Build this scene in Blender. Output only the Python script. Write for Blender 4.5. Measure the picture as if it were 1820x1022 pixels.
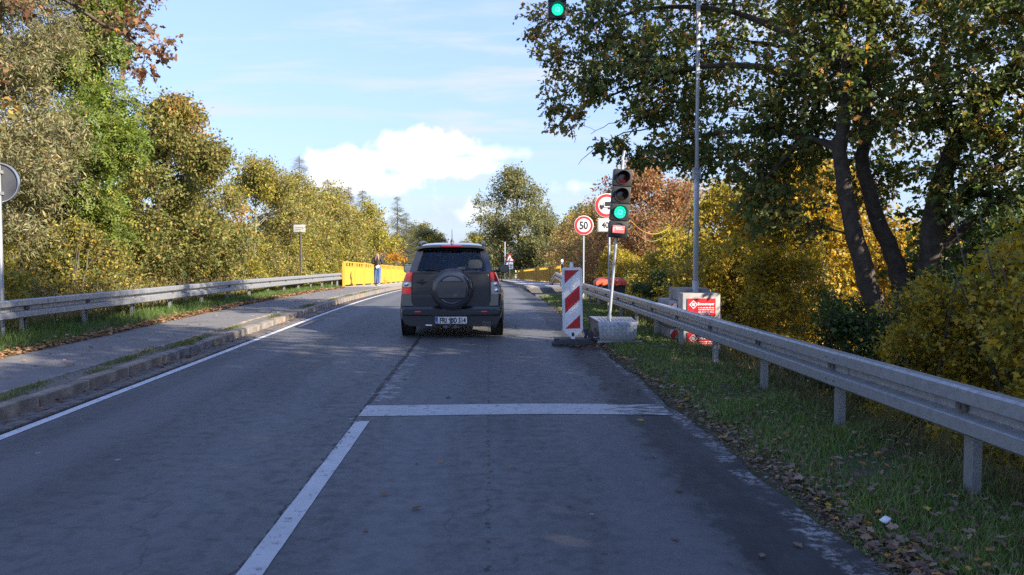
import bpy, bmesh, math, random
import numpy as np
from mathutils import Vector, Matrix

for o in list(bpy.data.objects):
    bpy.data.objects.remove(o)
SC = bpy.context.scene
COL = SC.collection
R = math.radians

# ------------------------------------------------------------------ camera
cam_data = bpy.data.cameras.new('camera')
cam_data.sensor_width = 36.0
cam_data.lens = 36.0 * 1450.0 / 1820.0
cam_data.clip_start = 0.05
cam_data.clip_end = 6000.0
cam = bpy.data.objects.new('camera', cam_data)
COL.objects.link(cam)
cam.location = (0.0, 0.0, 1.54)
cam.rotation_euler = (R(90.0 - 2.6), 0.0, R(-1.66))
SC.camera = cam

# ------------------------------------------------------------------ light
SUN_EL, SUN_AZ = 27.0, 126.0           # azimuth clockwise from +Y (the road direction)
SUN_DIR = Vector((math.cos(R(SUN_EL)) * math.sin(R(SUN_AZ)), math.cos(R(SUN_EL)) * math.cos(R(SUN_AZ)), math.sin(R(SUN_EL))))
sun_data = bpy.data.lights.new('sun', 'SUN')
sun_data.energy = 3.5
sun_data.angle = R(0.55)
sun_data.color = (1.0, 0.89, 0.74)
sun = bpy.data.objects.new('sun', sun_data)
COL.objects.link(sun)
sun.rotation_euler = SUN_DIR.to_track_quat('Z', 'Y').to_euler()

world = bpy.data.worlds.new('World')
SC.world = world
world.use_nodes = True
SC.view_settings.view_transform = 'Standard'
SC.view_settings.look = 'None'
SC.view_settings.gamma = 1.0
SC.view_settings.exposure = 2.0
SC.view_settings.use_curve_mapping = False
SC.render.engine = 'CYCLES'
SC.cycles.max_bounces = 6
SC.cycles.diffuse_bounces = 3
SC.cycles.glossy_bounces = 3
SC.cycles.transmission_bounces = 4
SC.cycles.transparent_max_bounces = 8
SC.cycles.use_denoising = False
SC.cycles.use_adaptive_sampling = False
SC.cycles.sample_clamp_indirect = 3.0


class NT:
    """tiny node-tree helper"""
    def __init__(self, tree):
        self.t = tree
        tree.nodes.clear()

    def n(self, kind, **kw):
        nd = self.t.nodes.new(kind)
        for k, v in kw.items():
            if k.startswith('_'):
                setattr(nd, k[1:], v)
                continue
            key = int(k[1:]) if k[0] == 'i' and k[1:].isdigit() else k.replace('__', ' ')
            sock = nd.inputs[key]
            if isinstance(v, bpy.types.NodeSocket):
                self.t.links.new(v, sock)
            else:
                sock.default_value = v
        return nd

    def link(self, a, b):
        self.t.links.new(a, b)

    def math(self, op, a, b=0.0, c=0.0):
        return self.n('ShaderNodeMath', _operation=op, i0=a, i1=b, i2=c).outputs[0]

    def mapr(self, v, a, b, c=0.0, d=1.0, smooth=False):
        nd = self.n('ShaderNodeMapRange', i0=v, i1=a, i2=b, i3=c, i4=d)
        nd.interpolation_type = 'SMOOTHSTEP' if smooth else 'LINEAR'
        return nd.outputs[0]

    def mix(self, f, a, b, blend='MIX'):
        nd = self.n('ShaderNodeMix', _data_type='RGBA', _blend_type=blend)
        for s, v in ((nd.inputs[0], f), (nd.inputs[6], a), (nd.inputs[7], b)):
            if isinstance(v, bpy.types.NodeSocket):
                self.t.links.new(v, s)
            else:
                s.default_value = v
        return nd.outputs[2]

    def noise(self, vec, scale, detail=4.0, rough=0.55, dist=0.0):
        nd = self.n('ShaderNodeTexNoise', Scale=scale, Detail=detail, Roughness=rough, Distortion=dist)
        if vec is not None:
            self.t.links.new(vec, nd.inputs['Vector'])
        return nd.outputs[0]

    def mapping(self, vec, scale=(1, 1, 1), loc=(0, 0, 0), rot=(0, 0, 0)):
        return self.n('ShaderNodeMapping', Vector=vec, Scale=scale, Location=loc, Rotation=rot).outputs[0]


def c4(c):
    return (c[0], c[1], c[2], 1.0)


def build_world():
    t = NT(world.node_tree)
    sky = t.n('ShaderNodeTexSky', _sky_type='NISHITA', _sun_disc=False, _sun_elevation=R(SUN_EL), _sun_rotation=R(SUN_AZ), _air_density=1.0, _dust_density=0.6, _ozone_density=2.0)
    d = t.n('ShaderNodeTexCoord').outputs['Generated']
    xyz = t.n('ShaderNodeSeparateXYZ', Vector=d)
    az = t.math('ARCTAN2', xyz.outputs[0], xyz.outputs[1])
    el = t.math('ARCSINE', xyz.outputs[2])
    p = t.n('ShaderNodeCombineXYZ', i0=az, i1=el, i2=0.0).outputs[0]
    n1 = t.math('SUBTRACT', t.noise(d, 9.0, 6.0, 0.62), 0.5)
    n2 = t.math('SUBTRACT', t.noise(d, 34.0, 4.0, 0.6), 0.5)
    banks = [(-0.075, 0.124, 0.075, 0.022, 1.0), (-0.155, 0.104, 0.085, 0.020, 1.0), (-0.06, 0.100, 0.085, 0.020, 1.0), (-0.14, 0.080, 0.10, 0.022, 0.95),
             (0.005, 0.118, 0.05, 0.012, 0.5), (-0.03, 0.045, 0.14, 0.032, 0.6), (0.10, 0.075, 0.035, 0.014, 0.5), (0.0, 0.012, 0.3, 0.022, 0.45),
             (-0.6, 0.09, 0.25, 0.07, 0.8), (0.47, 0.17, 0.13, 0.05, 0.8), (0.75, 0.10, 0.2, 0.06, 0.7),
             (1.5, 0.2, 0.35, 0.07, 0.7), (2.6, 0.13, 0.4, 0.06, 0.8), (-1.4, 0.25, 0.3, 0.08, 0.8), (-2.3, 0.15, 0.4, 0.06, 0.7), (-1.1, 0.08, 0.3, 0.04, 0.7)]
    total = None
    for a, e, ra, re_, amt in banks:
        dx = t.math('DIVIDE', t.math('SUBTRACT', az, a), ra)
        dy = t.math('DIVIDE', t.math('SUBTRACT', el, e), re_)
        r2 = t.math('ADD', t.math('MULTIPLY', dx, dx), t.math('MULTIPLY', dy, dy))
        v = t.math('SUBTRACT', 1.0, t.math('SQRT', r2))
        v = t.math('ADD', v, t.math('ADD', t.math('MULTIPLY', n1, 2.5), t.math('MULTIPLY', n2, 1.1)))
        m = t.mapr(v, -0.03, 0.50 if amt > 0.9 else 0.9, 0.0, amt, True)
        total = m if total is None else t.math('MAXIMUM', total, m)
    # thin high streaks over the whole sky
    up = t.math('ADD', xyz.outputs[2], 0.22)
    q = t.n('ShaderNodeCombineXYZ', i0=t.math('DIVIDE', xyz.outputs[0], up), i1=t.math('DIVIDE', xyz.outputs[1], up), i2=0.0).outputs[0]
    st = t.noise(t.mapping(q, (0.9, 3.2, 1.0), rot=(0, 0, 0.25)), 1.6, 5.0, 0.6, 0.4)
    wisp = t.mapr(st, 0.45, 0.70, 0.0, 0.75, True)
    base = t.mix(1.0, sky.outputs[0], (0.64, 0.70, 1.0, 1.0), 'MULTIPLY')
    pale = t.mapr(el, 0.0, 0.75, 0.75, 0.04, True)
    base = t.mix(pale, base, (1.36, 1.74, 2.30, 1.0))
    base = t.mix(wisp, base, (2.1, 2.25, 2.5, 1.0))
    shade = t.mapr(t.math('ADD', t.math('MULTIPLY', el, 10.0), t.math('ADD', t.math('MULTIPLY', n1, 2.6), t.math('MULTIPLY', n2, 1.2))), 0.15, 0.95, 0.0, 1.0, True)
    ccol = t.mix(shade, (1.75, 1.95, 2.3, 1.0), (3.7, 3.65, 3.55, 1.0))
    col = t.mix(total, base, ccol)
    bg = t.n('ShaderNodeBackground', Color=col, Strength=0.1)
    out = t.n('ShaderNodeOutputWorld')
    t.link(bg.outputs[0], out.inputs[0])


build_world()

# ------------------------------------------------------------------ helpers: objects

def link(name, me, parent=None, loc=None, rot=None):
    o = bpy.data.objects.new(name, me)
    COL.objects.link(o)
    if loc is not None:
        o.location = loc
    if rot is not None:
        o.rotation_euler = rot
    if parent is not None:
        o.parent = parent
    return o


def tag(o, label=None, cat=None, group=None, kind=None):
    if label:
        o['label'] = label
    if cat:
        o['category'] = cat
    if group:
        o['group'] = group
    if kind:
        o['kind'] = kind
    return o


def thing(name, label, cat, loc=(0, 0, 0), rz=0.0, group=None):
    o = bpy.data.objects.new(name, None)
    o.empty_display_size = 0.2
    COL.objects.link(o)
    o.location = loc
    o.rotation_euler = (0, 0, rz)
    return tag(o, label, cat, group)


def copy_tree(o, parent=None):
    c = o.copy()
    COL.objects.link(c)
    if parent is not None:
        c.parent = parent
    for ch in [x for x in o.children]:
        copy_tree(ch, c)
    return c


class MB:
    """collects verts and faces; faces may carry a material index"""
    def __init__(self):
        self.v, self.f, self.m, self.s = [], [], [], []

    def add(self, vs, fs, mi=0, smooth=False):
        b = len(self.v)
        self.v += [tuple(p) for p in vs]
        for f in fs:
            self.f.append(tuple(i + b for i in f))
            self.m.append(mi)
            self.s.append(smooth)
        return self

    def box(self, x0, x1, y0, y1, z0, z1, mi=0):
        vs = [(x0, y0, z0), (x1, y0, z0), (x1, y1, z0), (x0, y1, z0), (x0, y0, z1), (x1, y0, z1), (x1, y1, z1), (x0, y1, z1)]
        fs = [(0, 3, 2, 1), (4, 5, 6, 7), (0, 1, 5, 4), (1, 2, 6, 5), (2, 3, 7, 6), (3, 0, 4, 7)]
        return self.add(vs, fs, mi)

    def bbox(self, x0, x1, y0, y1, z0, z1, b=0.01, mi=0):
        """box with chamfered edges"""
        bm = bmesh.new()
        bmesh.ops.create_cube(bm, size=1.0)
        for v in bm.verts:
            v.co = Vector(((x0 + x1) / 2 + v.co.x * (x1 - x0), (y0 + y1) / 2 + v.co.y * (y1 - y0), (z0 + z1) / 2 + v.co.z * (z1 - z0)))
        bmesh.ops.bevel(bm, geom=list(bm.edges), offset=b, segments=2, affect='EDGES', profile=0.6)
        bm.verts.index_update()
        self.add([v.co[:] for v in bm.verts], [[v.index for v in f.verts] for f in bm.faces], mi)
        bm.free()
        return self

    def prism(self, poly, axis, a, b, mi=0, smooth=False, caps=True):
        """poly: 2-D points; extruded along axis from a to b. axis 'y': (x,z); 'x': (y,z); 'z': (x,y)"""
        n = len(poly)
        def P(p, t):
            return {'y': (p[0], t, p[1]), 'x': (t, p[0], p[1]), 'z': (p[0], p[1], t)}[axis]
        vs = [P(p, a) for p in poly] + [P(p, b) for p in poly]
        self.add(vs, [(i, (i + 1) % n, n + (i + 1) % n, n + i) for i in range(n)], mi, smooth)
        if caps:
            self.add(vs, [tuple(range(n - 1, -1, -1)), tuple(range(n, 2 * n))], mi, False)
        return self

    def tube(self, path, radii, sides=8, mi=0, caps=True, smooth=True):
        path = [Vector(p) for p in path]
        if not hasattr(radii, '__len__'):
            radii = [radii] * len(path)
        vs, fs = [], []
        ref = None
        for i, p in enumerate(path):
            d = (path[min(i + 1, len(path) - 1)] - path[max(i - 1, 0)])
            d = d.normalized() if d.length > 1e-9 else Vector((0, 0, 1))
            if ref is None:
                ref = d.orthogonal().normalized()
            u = (ref - d * ref.dot(d))
            u = u.normalized() if u.length > 1e-6 else d.orthogonal().normalized()
            ref = u
            w = d.cross(u)
            for k in range(sides):
                a = 2 * math.pi * k / sides
                vs.append(p + (u * math.cos(a) + w * math.sin(a)) * radii[i])
        for i in range(len(path) - 1):
            for k in range(sides):
                k2 = (k + 1) % sides
                fs.append((i * sides + k, i * sides + k2, (i + 1) * sides + k2, (i + 1) * sides + k))
        self.add(vs, fs, mi, smooth)
        if caps:
            m = (len(path) - 1) * sides
            self.add(vs, [tuple(range(sides - 1, -1, -1)), tuple(range(m, m + sides))], mi, False)
        return self

    def lathe(self, prof, centre=(0, 0, 0), axis='z', sides=24, mi=0, smooth=True, caps=True):
        """prof: (radius, height) pairs"""
        vs, fs = [], []
        cx, cy, cz = centre
        for r, h in prof:
            for k in range(sides):
                a = 2 * math.pi * k / sides
                c, s = r * math.cos(a), r * math.sin(a)
                vs.append({'z': (cx + c, cy + s, cz + h), 'y': (cx + c, cy + h, cz + s), 'x': (cx + h, cy + c, cz + s)}[axis])
        for i in range(len(prof) - 1):
            for k in range(sides):
                k2 = (k + 1) % sides
                fs.append((i * sides + k, i * sides + k2, (i + 1) * sides + k2, (i + 1) * sides + k))
        self.add(vs, fs, mi, smooth)
        if not caps:
            return self
        ends = [tuple(range(sides - 1, -1, -1))] if prof[0][0] > 1e-6 else []
        m = (len(prof) - 1) * sides
        if prof[-1][0] > 1e-6:
            ends.append(tuple(range(m, m + sides)))
        self.add(vs, ends, mi, False)
        return self

    def xf(self, M, start=0):
        for i in range(start, len(self.v)):
            self.v[i] = tuple(M @ Vector(self.v[i]))
        return self

    def mesh(self, name, mats):
        me = bpy.data.meshes.new(name)
        me.from_pydata(self.v, [], self.f)
        for m in (mats if isinstance(mats, (list, tuple)) else [mats]):
            me.materials.append(m)
        me.polygons.foreach_set('material_index', self.m)
        me.polygons.foreach_set('use_smooth', self.s)
        bm = bmesh.new()
        bm.from_mesh(me)
        bmesh.ops.remove_doubles(bm, verts=bm.verts, dist=1e-6)
        bmesh.ops.recalc_face_normals(bm, faces=bm.faces)
        bm.to_mesh(me)
        bm.free()
        me.set_sharp_from_angle(angle=R(38))
        me.update()
        return me

    def obj(self, name, mats, parent=None, loc=None, rot=None):
        return link(name, self.mesh(name, mats), parent, loc, rot)


def np_mesh(name, verts, loops, starts, mats, cols=None, smooth=False):
    me = bpy.data.meshes.new(name)
    me.vertices.add(len(verts))
    me.vertices.foreach_set('co', np.ascontiguousarray(verts, dtype=np.float32).ravel())
    me.loops.add(len(loops))
    me.loops.foreach_set('vertex_index', np.ascontiguousarray(loops, dtype=np.int32))
    me.polygons.add(len(starts))
    me.polygons.foreach_set('loop_start', np.ascontiguousarray(starts, dtype=np.int32))
    if smooth:
        me.polygons.foreach_set('use_smooth', np.ones(len(starts), dtype=bool))
    me.update(calc_edges=True)
    if cols is not None:
        at = me.attributes.new('leaf_col', 'FLOAT_COLOR', 'POINT')
        at.data.foreach_set('color', np.ascontiguousarray(cols, dtype=np.float32).ravel())
    for m in (mats if isinstance(mats, (list, tuple)) else [mats]):
        me.materials.append(m)
    return me


def text_mesh(txt, size, mat, depth=0.002, align='CENTER', squeeze=1.0, bold=0.0):
    """flat lettering as a mesh in the xy plane, centred on its middle"""
    cu = bpy.data.curves.new('lettering', 'FONT')
    cu.body = txt
    cu.size = size
    cu.align_x = align
    cu.extrude = depth / 2
    cu.offset = bold
    cu.resolution_u = 3
    tmp = bpy.data.objects.new('lettering_tmp', cu)
    COL.objects.link(tmp)
    dg = bpy.context.evaluated_depsgraph_get()
    me = bpy.data.meshes.new_from_object(tmp.evaluated_get(dg))
    bpy.data.objects.remove(tmp)
    bpy.data.curves.remove(cu)
    ys = [v.co.y for v in me.vertices]
    xs = [v.co.x for v in me.vertices]
    cy = (min(ys) + max(ys)) / 2
    cx = (min(xs) + max(xs)) / 2 if align == 'CENTER' else 0.0
    for v in me.vertices:
        v.co.y -= cy
        v.co.x = (v.co.x - cx) * squeeze
    me.materials.clear()
    me.materials.append(mat)
    return me

# lettering faces the viewer: local xy plane turned upright so that +z of the mesh points to -y
UPRIGHT = (R(90), 0, 0)

# ------------------------------------------------------------------ helpers: materials
MATS = {}


def pmat(name, col, rough=0.6, metal=0.0, var=None, bump=None, spec=0.5, emit=None, coat=0.0, world=False):
    """procedural Principled material. var = (noise scale, second colour, amount); bump = (scale, strength)"""
    if name in MATS:
        return MATS[name]
    m = bpy.data.materials.new(name)
    m.use_nodes = True
    t = NT(m.node_tree)
    vec = t.n('ShaderNodeNewGeometry').outputs['Position'] if world else t.n('ShaderNodeTexCoord').outputs['Object']
    b = t.n('ShaderNodeBsdfPrincipled', Base__Color=c4(col), Roughness=rough, Metallic=metal, Specular__IOR__Level=spec, Coat__Weight=coat)
    if var:
        n = t.noise(vec, var[0], 5.0, 0.6)
        f = t.mapr(n, 0.38, 0.66, 0.0, var[2])
        t.link(t.mix(f, c4(col), c4(var[1])), b.inputs['Base Color'])
        t.link(t.mapr(n, 0.3, 0.7, max(rough - 0.08, 0.05), min(rough + 0.1, 1.0)), b.inputs['Roughness'])
    if bump:
        bn = t.n('ShaderNodeBump', Strength=bump[1], Distance=0.01, Height=t.noise(vec, bump[0], 4.0, 0.6))
        t.link(bn.outputs[0], b.inputs['Normal'])
    if emit:
        b.inputs['Emission Color'].default_value = c4(emit[0])
        b.inputs['Emission Strength'].default_value = emit[1]
    out = t.n('ShaderNodeOutputMaterial')
    t.link(b.outputs[0], out.inputs[0])
    MATS[name] = m
    return m


def leaf_mat(name, trans=0.4, rough=0.55):
    m = bpy.data.materials.new(name)
    m.use_nodes = True
    t = NT(m.node_tree)
    a = t.n('ShaderNodeAttribute', _attribute_name='leaf_col').outputs['Color']
    d = t.n('ShaderNodeBsdfPrincipled', Base__Color=a, Roughness=rough, Specular__IOR__Level=0.35)
    w = t.mix(1.0, a, (1.25, 1.2, 0.7, 1.0), 'MULTIPLY')
    tr = t.n('ShaderNodeBsdfTranslucent', Color=w)
    mx = t.n('ShaderNodeMixShader', i0=trans, i1=d.outputs[0], i2=tr.outputs[0])
    out = t.n('ShaderNodeOutputMaterial')
    t.link(mx.outputs[0], out.inputs[0])
    return m


LEAF = leaf_mat('leaf', 0.42)
GRASS = leaf_mat('grass_blade', 0.3)
DEADLEAF = leaf_mat('dead_leaf', 0.12, 0.7)
BARK = pmat('bark_oak', (0.075, 0.058, 0.042), 0.9, var=(9.0, (0.03, 0.024, 0.018), 0.8), bump=(30.0, 0.9))
BARK_PALE = pmat('bark_pale', (0.26, 0.23, 0.18), 0.85, var=(7.0, (0.11, 0.10, 0.08), 0.8), bump=(25.0, 0.6))
BARK_GREY = pmat('bark_grey', (0.13, 0.11, 0.085), 0.9, var=(8.0, (0.06, 0.05, 0.04), 0.8), bump=(25.0, 0.6))
GALV = pmat('galvanised_steel', (0.42, 0.43, 0.44), 0.42, 0.55, var=(13.0, (0.27, 0.28, 0.29), 0.9), bump=(60.0, 0.05))
GALV_POLE = pmat('galvanised_pole', (0.46, 0.48, 0.50), 0.45, 0.6, var=(10.0, (0.34, 0.36, 0.38), 0.6))
STEEL = pmat('bright_steel', (0.62, 0.62, 0.62), 0.35, 0.9)
BLACK = pmat('black_plastic', (0.018, 0.018, 0.02), 0.5, var=(12.0, (0.03, 0.03, 0.032), 0.5))
RUBBER = pmat('rubber', (0.022, 0.022, 0.023), 0.8, var=(14.0, (0.05, 0.048, 0.045), 0.7), bump=(50.0, 0.2))
WHITE = pmat('white_sheet', (0.78, 0.78, 0.78), 0.4, var=(5.0, (0.66, 0.66, 0.66), 0.5))
RED = pmat('signal_red', (0.52, 0.02, 0.028), 0.4, var=(5.0, (0.44, 0.02, 0.026), 0.6))
INK = pmat('sign_black', (0.02, 0.02, 0.022), 0.5)
SIGN_GREY = pmat('sign_back_grey', (0.085, 0.09, 0.097), 0.55, 0.1, var=(4.0, (0.065, 0.068, 0.075), 0.6))
CONCRETE = pmat('concrete', (0.40, 0.38, 0.35), 0.85, var=(3.5, (0.27, 0.255, 0.235), 0.9), bump=(40.0, 0.35))

# ------------------------------------------------------------------ the lie of the land
_PY = [-60, 0, 22, 30, 40, 52, 70, 103, 140, 200, 400, 3000]
_PZ = [0, 0, 0, -0.11, -0.33, -0.72, -1.24, -2.27, -3.3, -4.4, -5.0, -5.0]


def road_z(y):
    """height of the carriageway along the road (a gentle hump, then falling away)"""
    return float(sum(np.interp(y + d, _PY, _PZ) for d in (-4, -2, 0, 2, 4)) / 5.0)


def road_x(y):
    """sideways drift of the road's centre line in the distance"""
    return float(np.interp(y, [0, 50, 70, 103, 140, 200, 300], [0, 0, -0.15, -0.75, -2.2, -7.0, -24.0]))

# ------------------------------------------------------------------ ground, road, pavements
def strip(name, mats, xs, ys, zfun, xfun=None, smooth=True):
    """grid sheet: xs across, ys along; zfun(x,y)"""
    vs, fs = [], []
    for y in ys:
        for x in xs:
            vs.append(((xfun(x, y) if xfun else x), y, zfun(x, y)))
    w = len(xs)
    for j in range(len(ys) - 1):
        for i in range(w - 1):
            a = j * w + i
            fs.append((a, a + 1, a + 1 + w, a + w))
    mb = MB()
    mb.add(vs, fs, 0, smooth)
    return mb.obj(name, mats)


def frange(a, b, s):
    n = max(1, int(round((b - a) / s)))
    return [a + (b - a) * i / n for i in range(n + 1)]


YS = frange(-60, -6, 6) + frange(-5, 40, 0.5) + frange(42, 140, 2) + frange(145, 400, 10) + [500, 700, 1000, 2000]
rng_ground = random.Random(4)


def asphalt_material():
    m = bpy.data.materials.new('asphalt')
    m.use_nodes = True
    t = NT(m.node_tree)
    pos = t.n('ShaderNodeNewGeometry').outputs['Position']
    s = t.n('ShaderNodeSeparateXYZ', Vector=pos)
    x, y = s.outputs[0], s.outputs[1]
    fine = t.math('ADD', t.math('MULTIPLY', t.noise(pos, 120.0, 2.0, 0.7), 0.45), t.math('MULTIPLY', t.noise(pos, 42.0, 3.0, 0.75), 0.55))
    mid = t.noise(pos, 9.0, 4.0, 0.6)
    big = t.noise(t.mapping(pos, (1.1, 0.25, 1)), 1.2, 5.0, 0.68)
    col = t.mix(t.mapr(fine, 0.36, 0.64), (0.052, 0.054, 0.057, 1), (0.122, 0.124, 0.126, 1))
    col = t.mix(t.mapr(big, 0.38, 0.66, 0.0, 0.75), col, (0.118, 0.119, 0.121, 1))
    col = t.mix(t.mapr(mid, 0.48, 0.70, 0.0, 0.5), col, (0.036, 0.037, 0.040, 1))
    patchy = t.noise(t.mapping(pos, (0.5, 0.16, 1), (3.1, 1.7, 0)), 0.9, 3.0, 0.5)
    col = t.mix(t.mapr(patchy, 0.50, 0.56, 0.0, 0.38), col, (0.043, 0.045, 0.050, 1))
    # smooth polished wheel tracks
    for cx, wd, am in ((-3.3, 0.30, 0.55), (-1.9, 0.26, 0.40), (-0.55, 0.28, 0.50), (0.90, 0.26, 0.40)):
        dx = t.math('ABSOLUTE', t.math('SUBTRACT', t.math('ADD', x, t.math('MULTIPLY', t.math('SUBTRACT', big, 0.5), 0.5)), cx))
        col = t.mix(t.mapr(dx, wd * 0.4, wd * 1.4, am, 0.0, True), col, (0.122, 0.125, 0.134, 1))
    # dark fresh strip along the verge with a ragged edge
    rag = t.math('ADD', x, t.math('MULTIPLY', t.math('SUBTRACT', t.noise(t.mapping(pos, (1.6, 0.9, 1)), 2.2, 6.0, 0.7), 0.5), 0.75))
    dark = t.mapr(rag, 1.20, 1.34, 0.0, 0.92, True)
    dark = t.math('MULTIPLY', dark, t.mapr(t.noise(t.mapping(pos, (2.2, 0.9, 1)), 1.9, 5.0, 0.7), 0.32, 0.60, 0.62, 1.0))
    col = t.mix(dark, col, (0.023, 0.023, 0.024, 1))
    # rain-washed dirt: blotches over the strip
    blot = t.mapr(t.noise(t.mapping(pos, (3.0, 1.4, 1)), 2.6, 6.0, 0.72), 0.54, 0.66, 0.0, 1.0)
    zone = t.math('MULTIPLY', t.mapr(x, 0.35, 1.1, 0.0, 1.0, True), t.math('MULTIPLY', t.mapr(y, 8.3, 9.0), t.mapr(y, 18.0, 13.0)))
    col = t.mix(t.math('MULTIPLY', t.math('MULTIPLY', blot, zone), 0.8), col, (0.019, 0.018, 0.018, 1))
    # crumbling pale edge against the grass
    edge = t.mapr(t.math('ADD', x, t.math('MULTIPLY', t.math('SUBTRACT', mid, 0.5), 0.26)), 1.66, 1.73, 0.0, 1.0, True)
    crumb = t.math('MULTIPLY', edge, t.mapr(t.noise(pos, 17.0, 5.0, 0.72), 0.47, 0.56))
    crumb = t.math('MULTIPLY', crumb, t.mapr(t.noise(pos, 1.7, 3.0, 0.6), 0.44, 0.56))
    col = t.mix(crumb, col, (0.26, 0.255, 0.25, 1))
    # joint crack beside the centre line, open beyond the stop line
    wob = t.math('MULTIPLY', t.math('SUBTRACT', t.noise(t.mapping(pos, (1, 3.0, 1)), 3.0, 5.0, 0.75), 0.5), 0.16)
    dx = t.math('ABSOLUTE', t.math('ADD', t.math('SUBTRACT', x, -1.20), wob))
    cw = t.mapr(y, 7.0, 9.0, 0.008, 0.030)
    crack = t.math('LESS_THAN', dx, cw)
    gap = t.mapr(t.noise(pos, 5.0, 3.0, 0.6), 0.34, 0.42)
    crack = t.math('MULTIPLY', t.math('MULTIPLY', crack, gap), t.mapr(y, 15.5, 13.5, 0.0, 0.95))
    col = t.mix(crack, col, (0.008, 0.008, 0.008, 1))
    old = t.math('MULTIPLY', t.mapr(t.noise(pos, 6.0, 4.0, 0.7), 0.50, 0.60), t.math('MULTIPLY', t.mapr(t.math('ABSOLUTE', t.math('SUBTRACT', x, -1.10)), 0.10, 0.16, 1.0, 0.0), t.math('MULTIPLY', t.mapr(y, 8.1, 8.25), t.mapr(y, 15.0, 9.0, 0.0, 0.85))))
    col = t.mix(t.math('MULTIPLY', old, t.math('SUBTRACT', 1.0, crack)), col, (0.30, 0.30, 0.31, 1))
    # second, fainter crack in the lane
    dx2 = t.math('ABSOLUTE', t.math('ADD', t.math('SUBTRACT', x, 0.0), t.math('MULTIPLY', wob, 0.8)))
    c2 = t.math('MULTIPLY', t.math('LESS_THAN', dx2, 0.012), t.mapr(t.noise(pos, 11.0, 3.0, 0.6), 0.5, 0.56, 0.0, 0.75))
    col = t.mix(c2, col, (0.015, 0.015, 0.016, 1))
    # spider cracks
    vo = t.n('ShaderNodeTexVoronoi', _feature='DISTANCE_TO_EDGE', Vector=t.n('ShaderNodeVectorMath', i0=pos, i1=t.n('ShaderNodeVectorMath', _operation='SCALE', i0=t.n('ShaderNodeTexNoise', Vector=pos, Scale=2.5, Detail=4.0).outputs[1], i3=0.5).outputs[0]).outputs[0], Scale=0.42)
    sp = t.math('MULTIPLY', t.math('LESS_THAN', vo.outputs[0], 0.0035), t.mapr(t.noise(pos, 0.8, 2.0), 0.5, 0.56, 0.0, 0.35))
    col = t.mix(sp, col, (0.018, 0.018, 0.019, 1))
    # rubbed pale scuffs in the lane
    sc = t.mapr(t.noise(t.mapping(pos, (0.8, 2.2, 1)), 1.5, 5.0, 0.7), 0.58, 0.76, 0.0, 0.30)
    scz = t.math('MULTIPLY', t.mapr(t.math('ABSOLUTE', t.math('SUBTRACT', x, -0.45)), 0.3, 1.1, 1.0, 0.0), t.mapr(t.math('ABSOLUTE', t.math('SUBTRACT', y, 5.8)), 0.6, 2.4, 1.0, 0.0))
    col = t.mix(t.math('MULTIPLY', sc, t.math('ADD', 0.35, t.math('MULTIPLY', scz, 1.6))), col, (0.15, 0.155, 0.165, 1))
    # little dots of chewing gum
    vg = t.n('ShaderNodeTexVoronoi', Vector=pos, Scale=1.25, Randomness=1.0)
    gum = t.math('MULTIPLY', t.math('LESS_THAN', vg.outputs[0], 0.028), 0.8)
    col = t.mix(gum, col, (0.26, 0.26, 0.26, 1))
    vg2 = t.n('ShaderNodeTexVoronoi', Vector=pos, Scale=2.3, Randomness=1.0)
    col = t.mix(t.math('MULTIPLY', t.math('LESS_THAN', vg2.outputs[0], 0.05), t.mapr(t.math('ABSOLUTE', t.math('SUBTRACT', x, 0.4)), 0.3, 0.7, 0.6, 0.0)), col, (0.02, 0.02, 0.021, 1))
    h = t.math('SUBTRACT', t.math('ADD', t.math('MULTIPLY', fine, 0.6), t.math('MULTIPLY', t.noise(pos, 55.0, 3.0), 0.5)), t.math('MULTIPLY', t.math('MAXIMUM', crack, t.math('MAXIMUM', c2, sp)), 1.5))
    bn = t.n('ShaderNodeBump', Strength=0.5, Distance=0.004, Height=h)
    rough = t.mapr(mid, 0.3, 0.7, 0.62, 0.8)
    b = t.n('ShaderNodeBsdfPrincipled', Base__Color=col, Roughness=rough, Specular__IOR__Level=0.4, Normal=bn.outputs[0])
    o = t.n('ShaderNodeOutputMaterial')
    t.link(b.outputs[0], o.inputs[0])
    return m


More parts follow.
